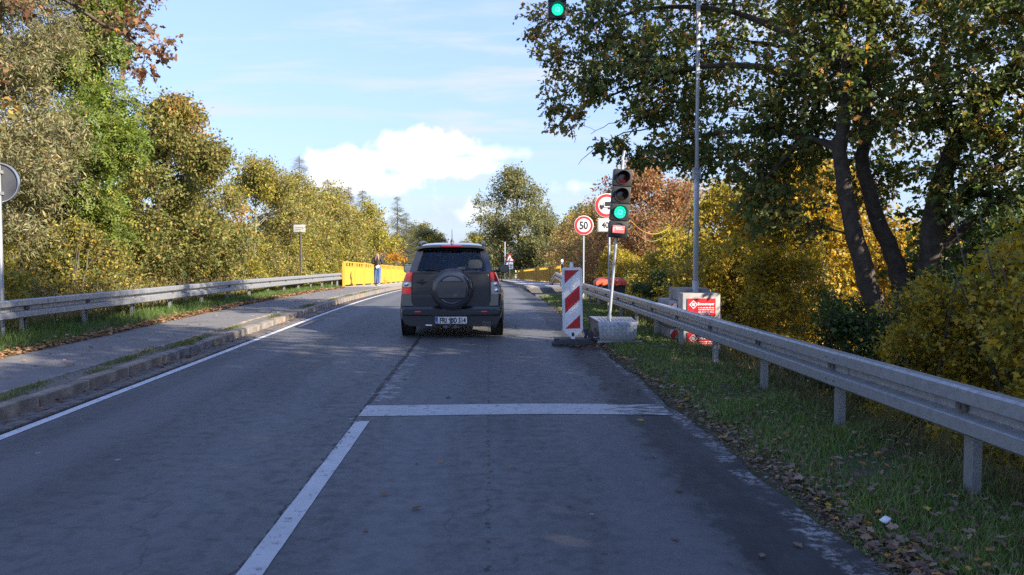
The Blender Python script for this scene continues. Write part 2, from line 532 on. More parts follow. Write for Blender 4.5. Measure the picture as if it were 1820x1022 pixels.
def paint_material(name, lo, hi, base=(0.60, 0.61, 0.62), crack_x=None):
    """worn road paint that lets the asphalt show in cracks and bald spots"""
    m = bpy.data.materials.new(name)
    m.use_nodes = True
    t = NT(m.node_tree)
    pos = t.n('ShaderNodeNewGeometry').outputs['Position']
    s = t.n('ShaderNodeSeparateXYZ', Vector=pos)
    n = t.noise(pos, 14.0, 6.0, 0.72)
    wear = t.mapr(n, lo, hi)
    if crack_x is not None:
        side = t.mapr(s.outputs[0], crack_x - 0.075, crack_x + 0.03, 1.0, 0.0)
        far = t.mapr(s.outputs[1], 4.8, 6.6)
        vo = t.n('ShaderNodeTexVoronoi', _feature='DISTANCE_TO_EDGE', Scale=9.0, Vector=t.n('ShaderNodeVectorMath', i0=pos, i1=t.n('ShaderNodeVectorMath', _operation='SCALE', i0=t.n('ShaderNodeTexNoise', Vector=pos, Scale=9.0, Detail=3.0).outputs[1], i3=0.12).outputs[0]).outputs[0])
        ck = t.math('MULTIPLY', t.math('LESS_THAN', vo.outputs[0], 0.035), t.math('MULTIPLY', side, far))
        wear = t.math('MAXIMUM', wear, t.math('GREATER_THAN', ck, 0.35))
    if name == 'stop_line_paint':
        gone = t.mapr(t.math('ADD', s.outputs[0], t.math('MULTIPLY', t.math('SUBTRACT', n, 0.5), 1.0)), 1.15, 1.3)
        patch = t.mapr(t.noise(t.mapping(pos, (1, 2.5, 1)), 5.0, 5.0, 0.7), 0.44, 0.56)
        wear = t.math('MAXIMUM', wear, t.math('MULTIPLY', gone, patch))
    col = t.mix(t.mapr(t.noise(pos, 3.0, 4.0, 0.6), 0.3, 0.7), c4(base), (base[0] * 0.82, base[1] * 0.82, base[2] * 0.82, 1))
    col = t.mix(wear, col, (0.045, 0.046, 0.05, 1))
    bn = t.n('ShaderNodeBump', Strength=0.3, Distance=0.003, Height=t.noise(pos, 70.0, 3.0))
    b = t.n('ShaderNodeBsdfPrincipled', Base__Color=col, Roughness=0.6, Normal=bn.outputs[0])
    o = t.n('ShaderNodeOutputMaterial')
    t.link(b.outputs[0], o.inputs[0])
    return m


def ground_material():
    m = bpy.data.materials.new('earth')
    m.use_nodes = True
    t = NT(m.node_tree)
    pos = t.n('ShaderNodeNewGeometry').outputs['Position']
    a = t.noise(pos, 1.3, 5.0, 0.65)
    b_ = t.noise(pos, 17.0, 4.0, 0.65)
    col = t.mix(t.mapr(b_, 0.35, 0.65), (0.045, 0.034, 0.022, 1), (0.10, 0.078, 0.05, 1))
    col = t.mix(t.mapr(a, 0.42, 0.6, 0.0, 0.8), col, (0.045, 0.060, 0.020, 1))
    bn = t.n('ShaderNodeBump', Strength=0.8, Distance=0.03, Height=b_)
    b = t.n('ShaderNodeBsdfPrincipled', Base__Color=col, Roughness=0.95, Normal=bn.outputs[0])
    o = t.n('ShaderNodeOutputMaterial')
    t.link(b.outputs[0], o.inputs[0])
    return m


def right_profile(x):
    return float(np.interp(x, [1.72, 1.80, 1.88, 2.4, 3.0, 3.6, 4.4, 6, 9, 14, 30, 80, 300], [-0.12, -0.06, -0.004, 0.025, -0.03, -0.11, -0.42, -1.3, -2.5, -3.4, -4.2, -4.6, -5]))


def left_profile(x):
    return float(np.interp(-x, [6.2, 6.30, 6.38, 7.0, 7.8, 8.6, 10, 13, 20, 80, 300], [-0.1, 0.05, 0.135, 0.15, 0.13, 0.02, -0.45, -1.2, -2.2, -4.0, -5]))


GX = [-1500, -600, -300, -120, -60, -35, -24, -18, -14, -12, -10.5, -9.4, -8.6, -8.0, -7.4, -6.9, -6.5, -6.38, -6.32, -6.2, -4, 0, 1.70, 1.76, 1.82, 1.88, 2.0, 2.2, 2.45, 2.7, 3.0, 3.3, 3.6, 4.0, 4.6, 5.4, 6.5, 8, 10, 13, 18, 26, 40, 70, 140, 300, 600, 1500]


def ground_z(x, y):
    z0 = road_z(y)
    fall = float(np.interp(y, [30, 37, 41], [0, 0, 1]))
    if x > 1.7:
        p = right_profile(x)
        if x < 9:
            p = p * (1 - fall) + min(p, -0.5) * fall if x > 1.72 else p
    elif x < -6.19:
        p = left_profile(x)
        p = p * (1 - fall) + min(p, -0.35) * fall
    else:
        p = -0.12
    far = float(np.interp(abs(x), [15, 60], [1, 0.3]))
    return z0 * far + p


def ground_vz(x, y):
    n = 0.0
    if (2.1 < x < 30) or (-30 < x < -6.6):
        n = (math.sin(x * 5.1 + y * 3.3) + math.sin(x * 2.3 - y * 4.7 + 1.0) + math.sin(y * 1.9 + 2.0)) * 0.009
    return ground_z(x, y) + n


ASPHALT = asphalt_material()
ground = strip('ground', ground_material(), GX, YS, ground_vz, lambda x, y: x + road_x(y) * (1.0 if abs(x) < 100 else 0.0))
tag(ground, kind='structure')

road = strip('road', ASPHALT, [-4.36, -3.2, -2, -1, 0, 0.9, 1.5, 1.70, 1.86], [y for y in YS if y < 420],
             lambda x, y: road_z(y) + 0.012 * (1 - ((x + 1.2) / 3.1) ** 2), lambda x, y: x + road_x(y) + (0.0 if x < 1.6 or y > 40 else 0.03 * math.sin(y * 2.1) + 0.02 * math.sin(y * 5.3) + float(np.interp(y, [3, 8, 13, 30], [0.04, -0.05, -0.10, -0.12]))))
tag(road, kind='structure')


def road_top(x, y):
    return road_z(y) + 0.012 * (1 - ((x + 1.2) / 3.1) ** 2)


EDGE_PAINT = paint_material('edge_line_paint', 0.56, 0.70, (0.60, 0.61, 0.62))
CENTRE_PAINT = paint_material('centre_line_paint', 0.56, 0.70, (0.46, 0.47, 0.48), crack_x=-1.15)
STOP_PAINT = paint_material('stop_line_paint', 0.55, 0.68, (0.40, 0.41, 0.42))
rg = random.Random(11)
edge = strip('edge_line', EDGE_PAINT, [-4.055, -3.955], frange(-6, 100, 0.5), lambda x, y: road_top(x, y) + 0.004, lambda x, y: x + road_x(y))
tag(edge, kind='structure')


def dash(y0, y1):
    ys = frange(y0, y1, 0.12)
    o = strip('centre_line', CENTRE_PAINT, [-1.19, -1.065], ys, lambda x, y: road_top(x, y) + 0.004, lambda x, y: x + road_x(y) + rg.uniform(-0.0015, 0.0015))
    tag(o, kind='structure')


dash(-3.0, 7.27)
for k in range(8):
    dash(58 + k * 6.0, 61 + k * 6.0)
stop = strip('stop_line', STOP_PAINT, frange(-1.20, 1.72, 0.12), [7.52, 7.78, 8.04], lambda x, y: road_top(x, y) + 0.004)
for v in stop.data.vertices:
    v.co.y += 0.035 * math.sin(v.co.x * 1.7 + 0.6) + rg.uniform(-0.004, 0.004)
tag(stop, kind='structure')

# gutter of small dark setts between the road edge and the kerb
SETT = [pmat('sett_dark', (0.15, 0.138, 0.128), 0.85, var=(9.0, (0.055, 0.05, 0.046), 0.9), bump=(45.0, 0.4)),
        pmat('sett_brown', (0.19, 0.16, 0.135), 0.85, var=(9.0, (0.075, 0.062, 0.05), 0.9), bump=(45.0, 0.4))]
gutter_bed = strip('gutter', pmat('gutter_sand', (0.06, 0.052, 0.042), 0.95, var=(20.0, (0.035, 0.03, 0.025), 0.8), world=True), [-4.36, -4.08], frange(-8, 100, 1.0), lambda x, y: road_top(x, y) + 0.006, lambda x, y: x + road_x(y))
tag(gutter_bed, kind='structure')
sett_me = [MB().bbox(-0.063, 0.063, -0.115, 0.115, -0.02, 0.016, 0.008).mesh('sett', m) for m in SETT]
k = 0
y = 5.6
while y < 23:
    for j in (0, 1):
        if k >= 290:
            break
        o = link('sett', sett_me[rg.random() < 0.4], gutter_bed, (-4.155 - j * 0.133 + rg.uniform(-.004, .004), y + j * 0.11, road_top(-4.2, y) + 0.004 + rg.uniform(0, 0.006)), (rg.uniform(-.02, .02), rg.uniform(-.02, .02), rg.uniform(-.02, .02)))
        k += 1
    y += 0.24

# kerb of single stones
KERB = [pmat('kerb_stone_grey', (0.27, 0.24, 0.205), 0.85, var=(5.0, (0.11, 0.098, 0.085), 0.9), bump=(45.0, 0.4)),
        pmat('kerb_stone_warm', (0.31, 0.25, 0.19), 0.85, var=(4.0, (0.13, 0.105, 0.082), 0.9), bump=(45.0, 0.4)),
        pmat('kerb_stone_dark', (0.24, 0.22, 0.21), 0.85, var=(6.0, (0.08, 0.074, 0.068), 0.9), bump=(45.0, 0.4))]
kerb_me = [MB().bbox(-0.08, 0.08, -0.492, 0.492, -0.15, 0.135, 0.016).mesh('kerb_stone', m) for m in KERB]


def kerb_run(name, x0, y0, y1, far_y):
    root = bpy.data.objects.new(name, None)
    COL.objects.link(root)
    tag(root, kind='structure')
    y = y0
    far = MB()
    while y < y1:
        yc = y + 0.5
        x = x0 + road_x(yc)
        if yc < far_y:
            slope = math.atan2(road_z(yc + .5) - road_z(yc - .5), 1.0)
            link('kerb_stone', kerb_me[rg.choice((0, 0, 1, 1, 2))], root, (x + rg.uniform(-.009, .009), yc, road_z(yc) + rg.uniform(-.008, .008)), (slope + rg.uniform(-.004, .004), rg.uniform(-.025, .025), rg.uniform(-.008, .008)))
        else:
            far.box(x - .08, x + .08, yc - .49, yc + .49, road_z(yc) - .15, road_z(yc) + .135)
        y += 1.0
    if far.v:
        tag(far.obj('far_kerb_stones', KERB[0], root), kind='stuff')
    return root


kerb_run('kerb', -4.44, -6, 108, 62)
kerb_run('kerb', 1.95, 36.5, 108, 62)

# pavement surfaces
PAVE = pmat('pavement_asphalt', (0.165, 0.158, 0.152), 0.85, var=(2.0, (0.118, 0.115, 0.112), 0.8), bump=(90.0, 0.5), world=True)
PAVE_BRIDGE = pmat('pavement_bridge', (0.34, 0.315, 0.28), 0.85, var=(1.2, (0.26, 0.24, 0.215), 0.8), bump=(60.0, 0.4), world=True)
STRIP_SAND = pmat('strip_sand', (0.17, 0.155, 0.13), 0.95, var=(11.0, (0.10, 0.09, 0.07), 0.9), bump=(60.0, 0.5), world=True)
tag(strip('kerb_strip', STRIP_SAND, [-4.80, -4.51], frange(-8, 40, 0.5), lambda x, y: road_z(y) + 0.122 + rg.uniform(-.006, .006), lambda x, y: x + road_x(y)), kind='structure')
edging = bpy.data.objects.new('edging', None)
COL.objects.link(edging)
tag(edging, kind='structure')
edge_me = [MB().bbox(-0.03, 0.03, -0.496, 0.496, -0.10, 0.0, 0.008).mesh('edging_stone', m) for m in KERB]
for i in range(46):
    yc = -5.5 + i
    link('edging_stone', edge_me[rg.choice((0, 1, 2))], edging, (-4.83 + road_x(yc), yc, road_z(yc) + 0.140 + rg.uniform(-.004, .004)), (math.atan2(road_z(yc + .5) - road_z(yc - .5), 1), 0, rg.uniform(-.006, .006)))


def pave_z(x, y):
    return road_z(y) + 0.128


tag(strip('pavement', PAVE, [-6.42, -5.6, -4.86], frange(-8, 38.5, 0.5), lambda x, y: pave_z(x, y), lambda x, y: x + road_x(y) + (0.06 * math.sin(y * 1.3) + 0.04 * math.sin(y * 3.7) if x < -6 else 0.0)), kind='structure')
tag(strip('bridge_pavement', PAVE_BRIDGE, [-7.25, -6, -4.51], frange(38.5, 108, 1.5), lambda x, y: pave_z(x, y) + 0.004, lambda x, y: x + road_x(y)), kind='structure')
tag(strip('bridge_pavement', PAVE_BRIDGE, [2.02, 3.4, 5.0], frange(36.5, 108, 1.5), lambda x, y: pave_z(x, y) + 0.004, lambda x, y: x + road_x(y)), kind='structure')
apron = MB()
for y0_, y1_ in [(29.6 + i * 1.5, 31.1 + i * 1.5) for i in range(5)]:
    z0, z1 = road_z(y0_) + 0.035 + max(0, (y0_ - 33) / 4.1 * 0.09), road_z(y1_) + 0.035 + max(0, (y1_ - 33) / 4.1 * 0.09)
    apron.add([(1.72, y0_, z0), (3.6, y0_, z0), (3.6, y1_, z1), (1.72, y1_, z1), (1.72, y0_, z0 - .2), (3.6, y0_, z0 - .2)], [(0, 1, 2, 3), (0, 4, 5, 1)])
tag(apron.obj('path', pmat('apron_asphalt', (0.15, 0.14, 0.13), 0.9, var=(3.0, (0.09, 0.085, 0.08), 0.8), bump=(60.0, 0.4), world=True)), kind='structure')
bd = MB()
for y0_, y1_ in [(38.0 + i * 5, 43.0 + i * 5) for i in range(14)]:
    for xa, xb in ((-7.45, -4.6), (2.1, 5.15)):
        za, zb = road_z(y0_) + .12, road_z(y1_) + .12
        xo0, xo1 = road_x(y0_), road_x(y1_)
        bd.add([(xa + xo0, y0_, za - .8), (xb + xo0, y0_, za - .8), (xb + xo1, y1_, zb - .8), (xa + xo1, y1_, zb - .8), (xa + xo0, y0_, za), (xb + xo0, y0_, za), (xb + xo1, y1_, zb), (xa + xo1, y1_, zb)],
               [(0, 3, 2, 1), (4, 5, 6, 7), (0, 1, 5, 4), (1, 2, 6, 5), (2, 3, 7, 6), (3, 0, 4, 7)])
tag(bd.obj('bridge_deck', CONCRETE), kind='structure')

# ------------------------------------------------------------------ guardrails
RAIL_PROF = [(0.010, -0.155), (0.070, -0.152), (0.088, -0.136), (0.088, -0.054), (0.078, -0.045), (0.002, -0.034), (-0.008, -0.028), (-0.008, 0.028), (0.002, 0.034), (0.078, 0.045), (0.088, 0.054), (0.088, 0.136), (0.070, 0.152), (0.010, 0.155)]


def rail_mesh(pts, side):
    """pts: path of the rail's middle (x, y, z of the middle); side = +1 faces +x, -1 faces -x"""
    mb = MB()
    prof = RAIL_PROF + [(o - 0.012, h * 0.985) for o, h in reversed(RAIL_PROF)]
    n = len(prof)
    vs, fs = [], []
    for i, p in enumerate(pts):
        a, b = Vector(pts[max(i - 1, 0)]), Vector(pts[min(i + 1, len(pts) - 1)])
        d = (b - a)
        d.z = 0
        d.normalize()
        out = Vector((d.y, -d.x, 0)) * side
        for o, h in prof:
            vs.append(Vector(p) + out * o + Vector((0, 0, h)))
    for i in range(len(pts) - 1):
        for k in range(n):
            k2 = (k + 1) % n
            fs.append((i * n + k, i * n + k2, (i + 1) * n + k2, (i + 1) * n + k))
    mb.add(vs, fs, 0, False)
    m = (len(pts) - 1) * n
    mb.add(vs, [tuple(range(n)), tuple(range(m, m + n))], 0)
    return mb


def post_mesh(h):
    """C-shaped steel post, open towards the back"""
    mb = MB()
    poly = [(-0.05, -0.03), (0.05, -0.03), (0.05, 0.03), (0.03, 0.03), (0.03, 0.024), (0.044, 0.024), (0.044, -0.024), (-0.044, -0.024), (-0.044, 0.024), (-0.03, 0.024), (-0.03, 0.03), (-0.05, 0.03)]
    return mb.prism([(p[1], p[0]) for p in poly], 'z', 0, h)


def guardrail(name, label, group, xf, zf, side, y0, y1, posts, panel=4.0):
    root = thing(name, label, 'guardrail', (xf(y0), y0, ground_z(xf(y0), y0)), 0, group)
    inv = Vector(root.location)

    def local(p):
        return tuple(Vector(p) - inv)
    y = y0
    first = True
    while y < y1 - 0.1:
        ye = min(y + panel, y1)
        ys = frange(y - (0 if first else 0.28), ye, 1.0)
        off = 0.0 if first else 0.003 * side
        first = False
        pts = [local((xf(v) + (0.007 * side if (v < y + 0.0) else 0), v, zf(v) - 0.155)) for v in ys]
        o = rail_mesh(pts, side).obj('rail_panel', GALV, root)
        bolts = MB()
        for dy in (0.06, 0.22):
            for dh in (-0.095, 0.095):
                yy = ye - dy
                bolts.lathe([(0.018, 0.0), (0.018, 0.008), (0.010, 0.015)], (0, 0, 0), 'x', 8)
                M = Matrix.Translation(Vector(local((xf(yy) + side * 0.089, yy, zf(yy) - 0.155 + dh)))) @ Matrix.Scale(side, 4, (1, 0, 0))
                bolts.xf(M, len(bolts.v) - 24)
        tag(bolts.obj('bolt_heads', pmat('bolt_zinc', (0.12, 0.12, 0.125), 0.5, 0.5), o), kind='stuff')
        y = ye
    for yp in posts:
        g = ground_z(xf(yp), yp)
        xp = xf(yp) - side * 0.075
        top = zf(yp) - 0.06
        po = post_mesh(top - g + 0.4).obj('post', GALV, root, local((xp, yp, g - 0.4)))
        sp = MB()
        xa, xb = sorted((xf(yp) - side * 0.045, xf(yp) + side * 0.0))
        sp.box(xa, xb, yp - 0.045, yp + 0.045, zf(yp) - 0.21, zf(yp) - 0.10)
        # square plate and bolt in the groove of the rail
        xa, xb = sorted((xf(yp) + side * 0.002, xf(yp) + side * 0.016))
        sp.box(xa, xb, yp - 0.055, yp + 0.055, zf(yp) - 0.176, zf(yp) - 0.134)
        s0 = len(sp.v)
        sp.lathe([(0.013, 0.0), (0.013, 0.010), (0.006, 0.016)], (0, 0, 0), 'x', 8)
        sp.xf(Matrix.Translation(Vector((xf(yp) + side * 0.016, yp, zf(yp) - 0.155))) @ Matrix.Scale(side, 4, (1, 0, 0)), s0)
        sp.xf(Matrix.Translation(-inv))
        sp.obj('spacer', pmat('old_zinc', (0.16, 0.15, 0.145), 0.6, 0.3, var=(20.0, (0.09, 0.07, 0.06), 0.8)), root)
    return root


def rx(y):
    return float(np.interp(y, [-10, 28, 42], [3.06, 3.06, 3.50]))


def rz_(y):
    return float(np.interp(y, [-10, 4.7, 26, 42], [0.75, 0.69, 0.50, 0.42]))


rp = [5.14 + 2 * i - 2 * 5 for i in range(5)] + [5.14 + 2 * i for i in range(18)]
gr = guardrail('guardrail', 'long grey steel guardrail sloping down the grass verge beside the traffic light box', 'galvanised guardrails', rx, rz_, -1, -4.9, 41.1, rp)
term = rail_mesh([tuple(Vector(p) - Vector(gr.location)) for p in ((3.50, 41.1, 0.27), (3.56, 42.2, 0.26), (3.52, 42.8, 0.16), (3.44, 44.2, -0.30), (3.36, 45.6, -0.75))], -1)
term.obj('end_terminal', GALV, gr)


def lx(y):
    return float(np.interp(y, [0, 8, 13.7, 20, 30, 39.3], [-7.95, -7.78, -7.66, -7.55, -7.32, -7.08]))


def lz(y):
    return float(np.interp(y, [0, 13, 25, 39.3], [0.76, 0.75, 0.66, 0.47]))


lp = [13.75 + 2 * i for i in range(13)] + [11.75, 9.75, 7.75, 38.9]
guardrail('guardrail', 'grey steel guardrail along the footpath, ending at the yellow bridge railing', 'galvanised guardrails', lx, lz, 1, 6.5, 39.2, sorted(lp))

# ------------------------------------------------------------------ yellow bridge railings
YELLOW = pmat('yellow_paint', (0.50, 0.315, 0.042), 0.5, var=(1.6, (0.40, 0.25, 0.036), 0.8))
panel_w = 2.9


def railing_panel(w, side):
    mb = MB()
    n = int(w / 0.42)
    mb.box(-0.006, 0.006, -w / 2, w / 2, 0.07, 1.00)
    for i in range(n + 1):
        y = -w / 2 + 0.03 + (w - 0.06) * i / n
        mb.box(min(0.006 * side, 0.03 * side), max(0.006 * side, 0.03 * side), y - 0.028, y + 0.028, 0.075, 0.995)
    mb.box(min(0.006 * side, 0.018 * side), max(0.006 * side, 0.018 * side), -w / 2 + 0.062, w / 2 - 0.062, 0.955, 0.99)
    return mb


def railing(label, xf, side, y0, n):
    root = thing('bridge_railing', label, 'railing', (xf(y0), y0, road_z(y0) + 0.13), 0, 'yellow bridge railings')
    inv = Vector(root.location)
    pm = railing_panel(panel_w - 0.12, side).mesh('panel', YELLOW)
    po = MB().box(-0.06, 0.06, -0.04, 0.04, -0.02, 1.155).box(-0.09, 0.09, -0.08, 0.08, -0.02, 0.015).mesh('post', YELLOW)
    for i in range(n + 1):
        y = y0 + i * panel_w
        ym = y + panel_w / 2
        link('post', po, root, Vector((xf(y), y, road_z(y) + 0.13)) - inv)
        if i == n:
            break
        slope = math.atan2(road_z(y + panel_w) - road_z(y), panel_w)
        yaw = -math.atan2(xf(y + panel_w) - xf(y), panel_w)
        link('panel', pm, root, Vector((xf(ym) - side * 0.03, ym, road_z(ym) + 0.13)) - inv, (slope, 0, yaw))
        a, b = Vector((xf(y), y, road_z(y) + 1.32)) - inv, Vector((xf(y + panel_w), y + panel_w, road_z(y + panel_w) + 1.32)) - inv
        tr = MB()
        d = (b - a)
        s = 0
        tr.box(-0.04, 0.04, 0, d.length - 0.004, -0.03, 0.03)
        tr.xf(Matrix.Translation(a) @ Matrix.Rotation(yaw, 4, 'Z') @ Matrix.Rotation(slope, 4, 'X'))
        tr.obj('top_rail', YELLOW, root)
        br = MB()
        for q in range(4):
            yy = 0.36 + q * (panel_w - 0.72) / 3
            br.box(-0.012, 0.05, yy - 0.03, yy + 0.03, -0.20, -0.03)
        br.xf(Matrix.Translation(a) @ Matrix.Rotation(yaw, 4, 'Z') @ Matrix.Rotation(slope, 4, 'X'))
        tag(br.obj('rail_brackets', YELLOW, root), kind='stuff')
    return root


railing('bright yellow panelled bridge railing behind the walking person', lambda y: -6.98 + road_x(y) + float(np.interp(y, [40, 64], [0, 0.35])), 1, 39.6, 22)
railing('yellow panelled bridge railing curving away behind the red and white beacon', lambda y: 4.62 + road_x(y), -1, 51.5, 18)

# ------------------------------------------------------------------ signs
DEEP_RED = pmat('sign_red', (0.50, 0.035, 0.035), 0.35, var=(6.0, (0.42, 0.04, 0.04), 0.5))
SIGN_WHITE = pmat('sign_white', (0.70, 0.71, 0.72), 0.35, var=(5.0, (0.60, 0.61, 0.63), 0.5))


def round_sign(root, z, r, back=False):
    d = MB().lathe([(r, 0.0), (r, 0.02), (r - 0.012, 0.03), (0.0, 0.03)], (0, -0.03, z), 'y', 40)
    d.lathe([(0.0, -0.002), (r, 0.0)], (0, -0.03, z), 'y', 40)
    return d.obj('sign_plate', SIGN_GREY, root)


def ring_mesh(r0, r1, y, z, mat, name, parent, sides=44):
    return MB().lathe([(r0, 0.0), (r0, -0.003), (r1, -0.003), (r1, 0.0)], (0, y, z), 'y', sides, caps=False).obj(name, mat, parent)


def disc_mesh(r, y, z, mat, name, parent, sides=44):
    return MB().lathe([(r, 0.0), (r, -0.0025), (0.0, -0.0025)], (0, y, z), 'y', sides, smooth=False).obj(name, mat, parent)


# speed limit 50
g = ground_z(3.27, 28)
s50 = thing('traffic_sign', 'round white speed limit sign 50 with red rim on a thin grey pole', 'traffic sign', (3.27, 28.0, g))
zc = 2.40 - g
MB().tube([(0, 0, -0.3), (0, 0, zc + 0.30)], 0.032, 10).obj('pole', GALV_POLE, s50)
pl = MB().lathe([(0.0, 0.012), (0.326, 0.012), (0.332, 0.0), (0.332, -0.016), (0.322, -0.022), (0.0, -0.022)], (0, -0.05, zc), 'y', 44).obj('sign_plate', SIGN_WHITE, s50)
ring_mesh(0.232, 0.314, -0.0722, zc, DEEP_RED, 'red_ring', pl)
link('lettering', text_mesh('50', 0.37, INK, 0.004, squeeze=0.80, bold=0.011), pl, (0, -0.076, zc), UPRIGHT)

# no lorries, 400 m
g = ground_z(3.36, 22.5)
sl = thing('traffic_sign', 'round no lorries sign over a white distance plate, half hidden by the traffic light', 'traffic sign', (3.34, 22.5, g))
zc = 2.775 - g
MB().tube([(0, 0, -0.3), (0, 0, zc + 0.33)], 0.034, 10).obj('pole', GALV_POLE, sl)
pl = MB().lathe([(0.0, 0.012), (0.326, 0.012), (0.332, 0.0), (0.332, -0.016), (0.322, -0.022), (0.0, -0.022)], (-0.085, -0.05, zc), 'y', 44).obj('sign_plate', SIGN_WHITE, sl)
rm = MB().lathe([(0.236, 0.0), (0.236, -0.003), (0.314, -0.003), (0.314, 0.0)], (-0.085, -0.0722, zc), 'y', 44, caps=False).obj('red_ring', DEEP_RED, pl)
lo = MB()
lo.box(-0.050, 0.175, -0.003, 0, -0.02, 0.105)                         # load box
lo.box(-0.195, 0.175, -0.003, 0, -0.062, -0.046)                       # chassis
lo.prism([(-0.195, -0.046), (-0.07, -0.046), (-0.07, 0.072), (-0.15, 0.072), (-0.195, 0.0)], 'y', -0.003, 0)
for wx in (-0.14, 0.06, 0.13):
    lo.lathe([(0.036, 0), (0.036, -0.0045), (0.0, -0.0045)], (wx, 0, -0.075), 'y', 16)
lo.obj('lorry_symbol', INK, pl, (-0.085, -0.0727, zc))
cb = MB().prism([(-0.172, 0.012), (-0.148, 0.058), (-0.09, 0.058), (-0.09, 0.012)], 'y', -0.006, -0.0032)
cb.obj('cab_window', SIGN_WHITE, pl, (-0.085, -0.0727, zc))
for wx in (-0.14, 0.06):
    pass
pw = MB().bbox(-0.33, 0.33, -0.065, -0.045, -0.185, 0.185, 0.006)
p2 = pw.obj('distance_plate', SIGN_WHITE, sl, (0, 0, zc - 0.535))
fr = MB()
fr.box(-0.318, 0.318, -0.068, -0.0655, 0.158, 0.170).box(-0.318, 0.318, -0.068, -0.0655, -0.170, -0.158).box(-0.318, -0.306, -0.068, -0.0655, -0.158, 0.158).box(0.306, 0.318, -0.068, -0.0655, -0.158, 0.158)
fr.obj('black_border', INK, p2)
link('lettering', text_mesh('400 m', 0.235, INK, 0.004, squeeze=0.84, bold=0.004), p2, (0.03, -0.069, 0), UPRIGHT)

# back of the round sign by the footpath
g = ground_z(-7.86, 13.4)
sb = thing('traffic_sign', 'grey back of a round traffic sign standing behind the guardrail', 'traffic sign', (-7.86, 13.4, g))
zc = 2.63 - g
MB().tube([(0, 0, -0.3), (0, 0, zc + 0.28)], 0.034, 12).obj('pole', GALV_POLE, sb)
MB().lathe([(0.0, -0.004), (0.292, -0.004), (0.302, -0.022), (0.315, -0.022), (0.315, 0.012), (0.0, 0.012)], (-0.02, 0.056, zc), 'y', 48).obj('sign_plate', SIGN_GREY, sb)
MB().lathe([(0.300, -0.003), (0.303, -0.026), (0.318, -0.026), (0.321, 0.014)], (-0.02, 0.056, zc), 'y', 48, caps=False).obj('rim', STEEL, sb)
cl = MB()
for dz in (-0.17, 0.17):
    cl.box(-0.05, 0.05, -0.042, 0.05, zc + dz - 0.025, zc + dz + 0.025)
tag(cl.obj('clamps', GALV, sb), kind='stuff')

# small white notice on a dark post
g = ground_z(-7.52, 33)
sn = thing('notice_sign', 'small white notice board on a dark thin post among yellow bushes', 'sign', (-7.52, 33.0, g))
zc = 2.42 - g
MB().tube([(0, 0, -0.3), (0, 0, zc + 0.10)], 0.045, 10).obj('post', pmat('dark_post', (0.07, 0.066, 0.06), 0.8, var=(9.0, (0.04, 0.038, 0.034), 0.8)), sn)
nb = MB().bbox(-0.235, 0.235, -0.075, -0.05, -0.15, 0.15, 0.006).obj('board', pmat('notice_white', (0.36, 0.355, 0.345), 0.6, var=(4.0, (0.28, 0.275, 0.265), 0.7)), sn, (-0.03, 0, zc))
ln = MB()
for z, xs in ((0.04, [(-0.17, -0.08), (-0.07, 0.02), (0.03, 0.15)]), (-0.04, [(-0.16, -0.11), (-0.10, -0.02), (-0.01, 0.08)])):
    for xa, xb in xs:
        ln.box(xa, xb, -0.078, -0.0755, z - 0.016, z + 0.016)
tag(ln.obj('faded_lines', pmat('faded_ink', (0.17, 0.17, 0.19), 0.7), nb), kind='stuff')

# far warning sign and posts at the end of the bridge
g = road_z(100) + 0.13
fw = thing('traffic_sign', 'distant red rimmed triangular warning sign above a white plate at the bridge end', 'traffic sign', (2.62, 100.0, g))
MB().tube([(0, 0, -0.2), (0, 0, 2.1)], 0.05, 8).obj('pole', GALV_POLE, fw)
tri = lambda r: [(-r, -r * 0.5), (r, -r * 0.5), (0, r * 1.1)]
tp = MB().prism(tri(0.62), 'y', -0.09, -0.06).obj('warning_triangle', DEEP_RED, fw, (0, 0, 2.55))
MB().prism(tri(0.40), 'y', -0.095, -0.0905).obj('white_field', SIGN_WHITE, tp)
MB().box(-0.10, 0.10, -0.099, -0.0955, -0.12, -0.02).box(-0.04, 0.04, -0.099, -0.0955, -0.018, 0.16).obj('symbol', INK, tp)
wp = MB().box(-0.42, 0.42, -0.09, -0.06, 1.30, 2.18).obj('plate', SIGN_WHITE, fw)
MB().box(-0.30, 0.30, -0.094, -0.0905, 1.72, 1.84).box(-0.22, 0.22, -0.094, -0.0905, 1.50, 1.58).obj('faded_lines', INK, wp)['kind'] = 'stuff'


def delineator(x, y, z, label):
    d = thing('delineator_post', label, 'road post', (x, y, z), 0.1, 'delineator posts')
    sec = [(-0.06, 0.05), (0.0, -0.06), (0.06, 0.05)]
    MB().prism(sec, 'z', -0.3, 0.62).obj('body', WHITE, d)
    MB().prism([(p[0] * 1.02, p[1] * 1.02) for p in sec], 'z', 0.62, 0.86).obj('black_band', INK, d)
    MB().add([(-0.06, 0.05, 0.86), (0.0, -0.06, 0.86), (0.06, 0.05, 0.86), (-0.06, 0.05, 1.06), (0.0, -0.06, 1.0), (0.06, 0.05, 1.06)], [(2, 1, 0), (3, 4, 5), (0, 1, 4, 3), (1, 2, 5, 4), (2, 0, 3, 5)]).obj('cap', WHITE, d)
    return d


delineator(2.95, 88.0, road_z(88) + 0.13, 'distant white roadside post at the far end of the yellow railing')
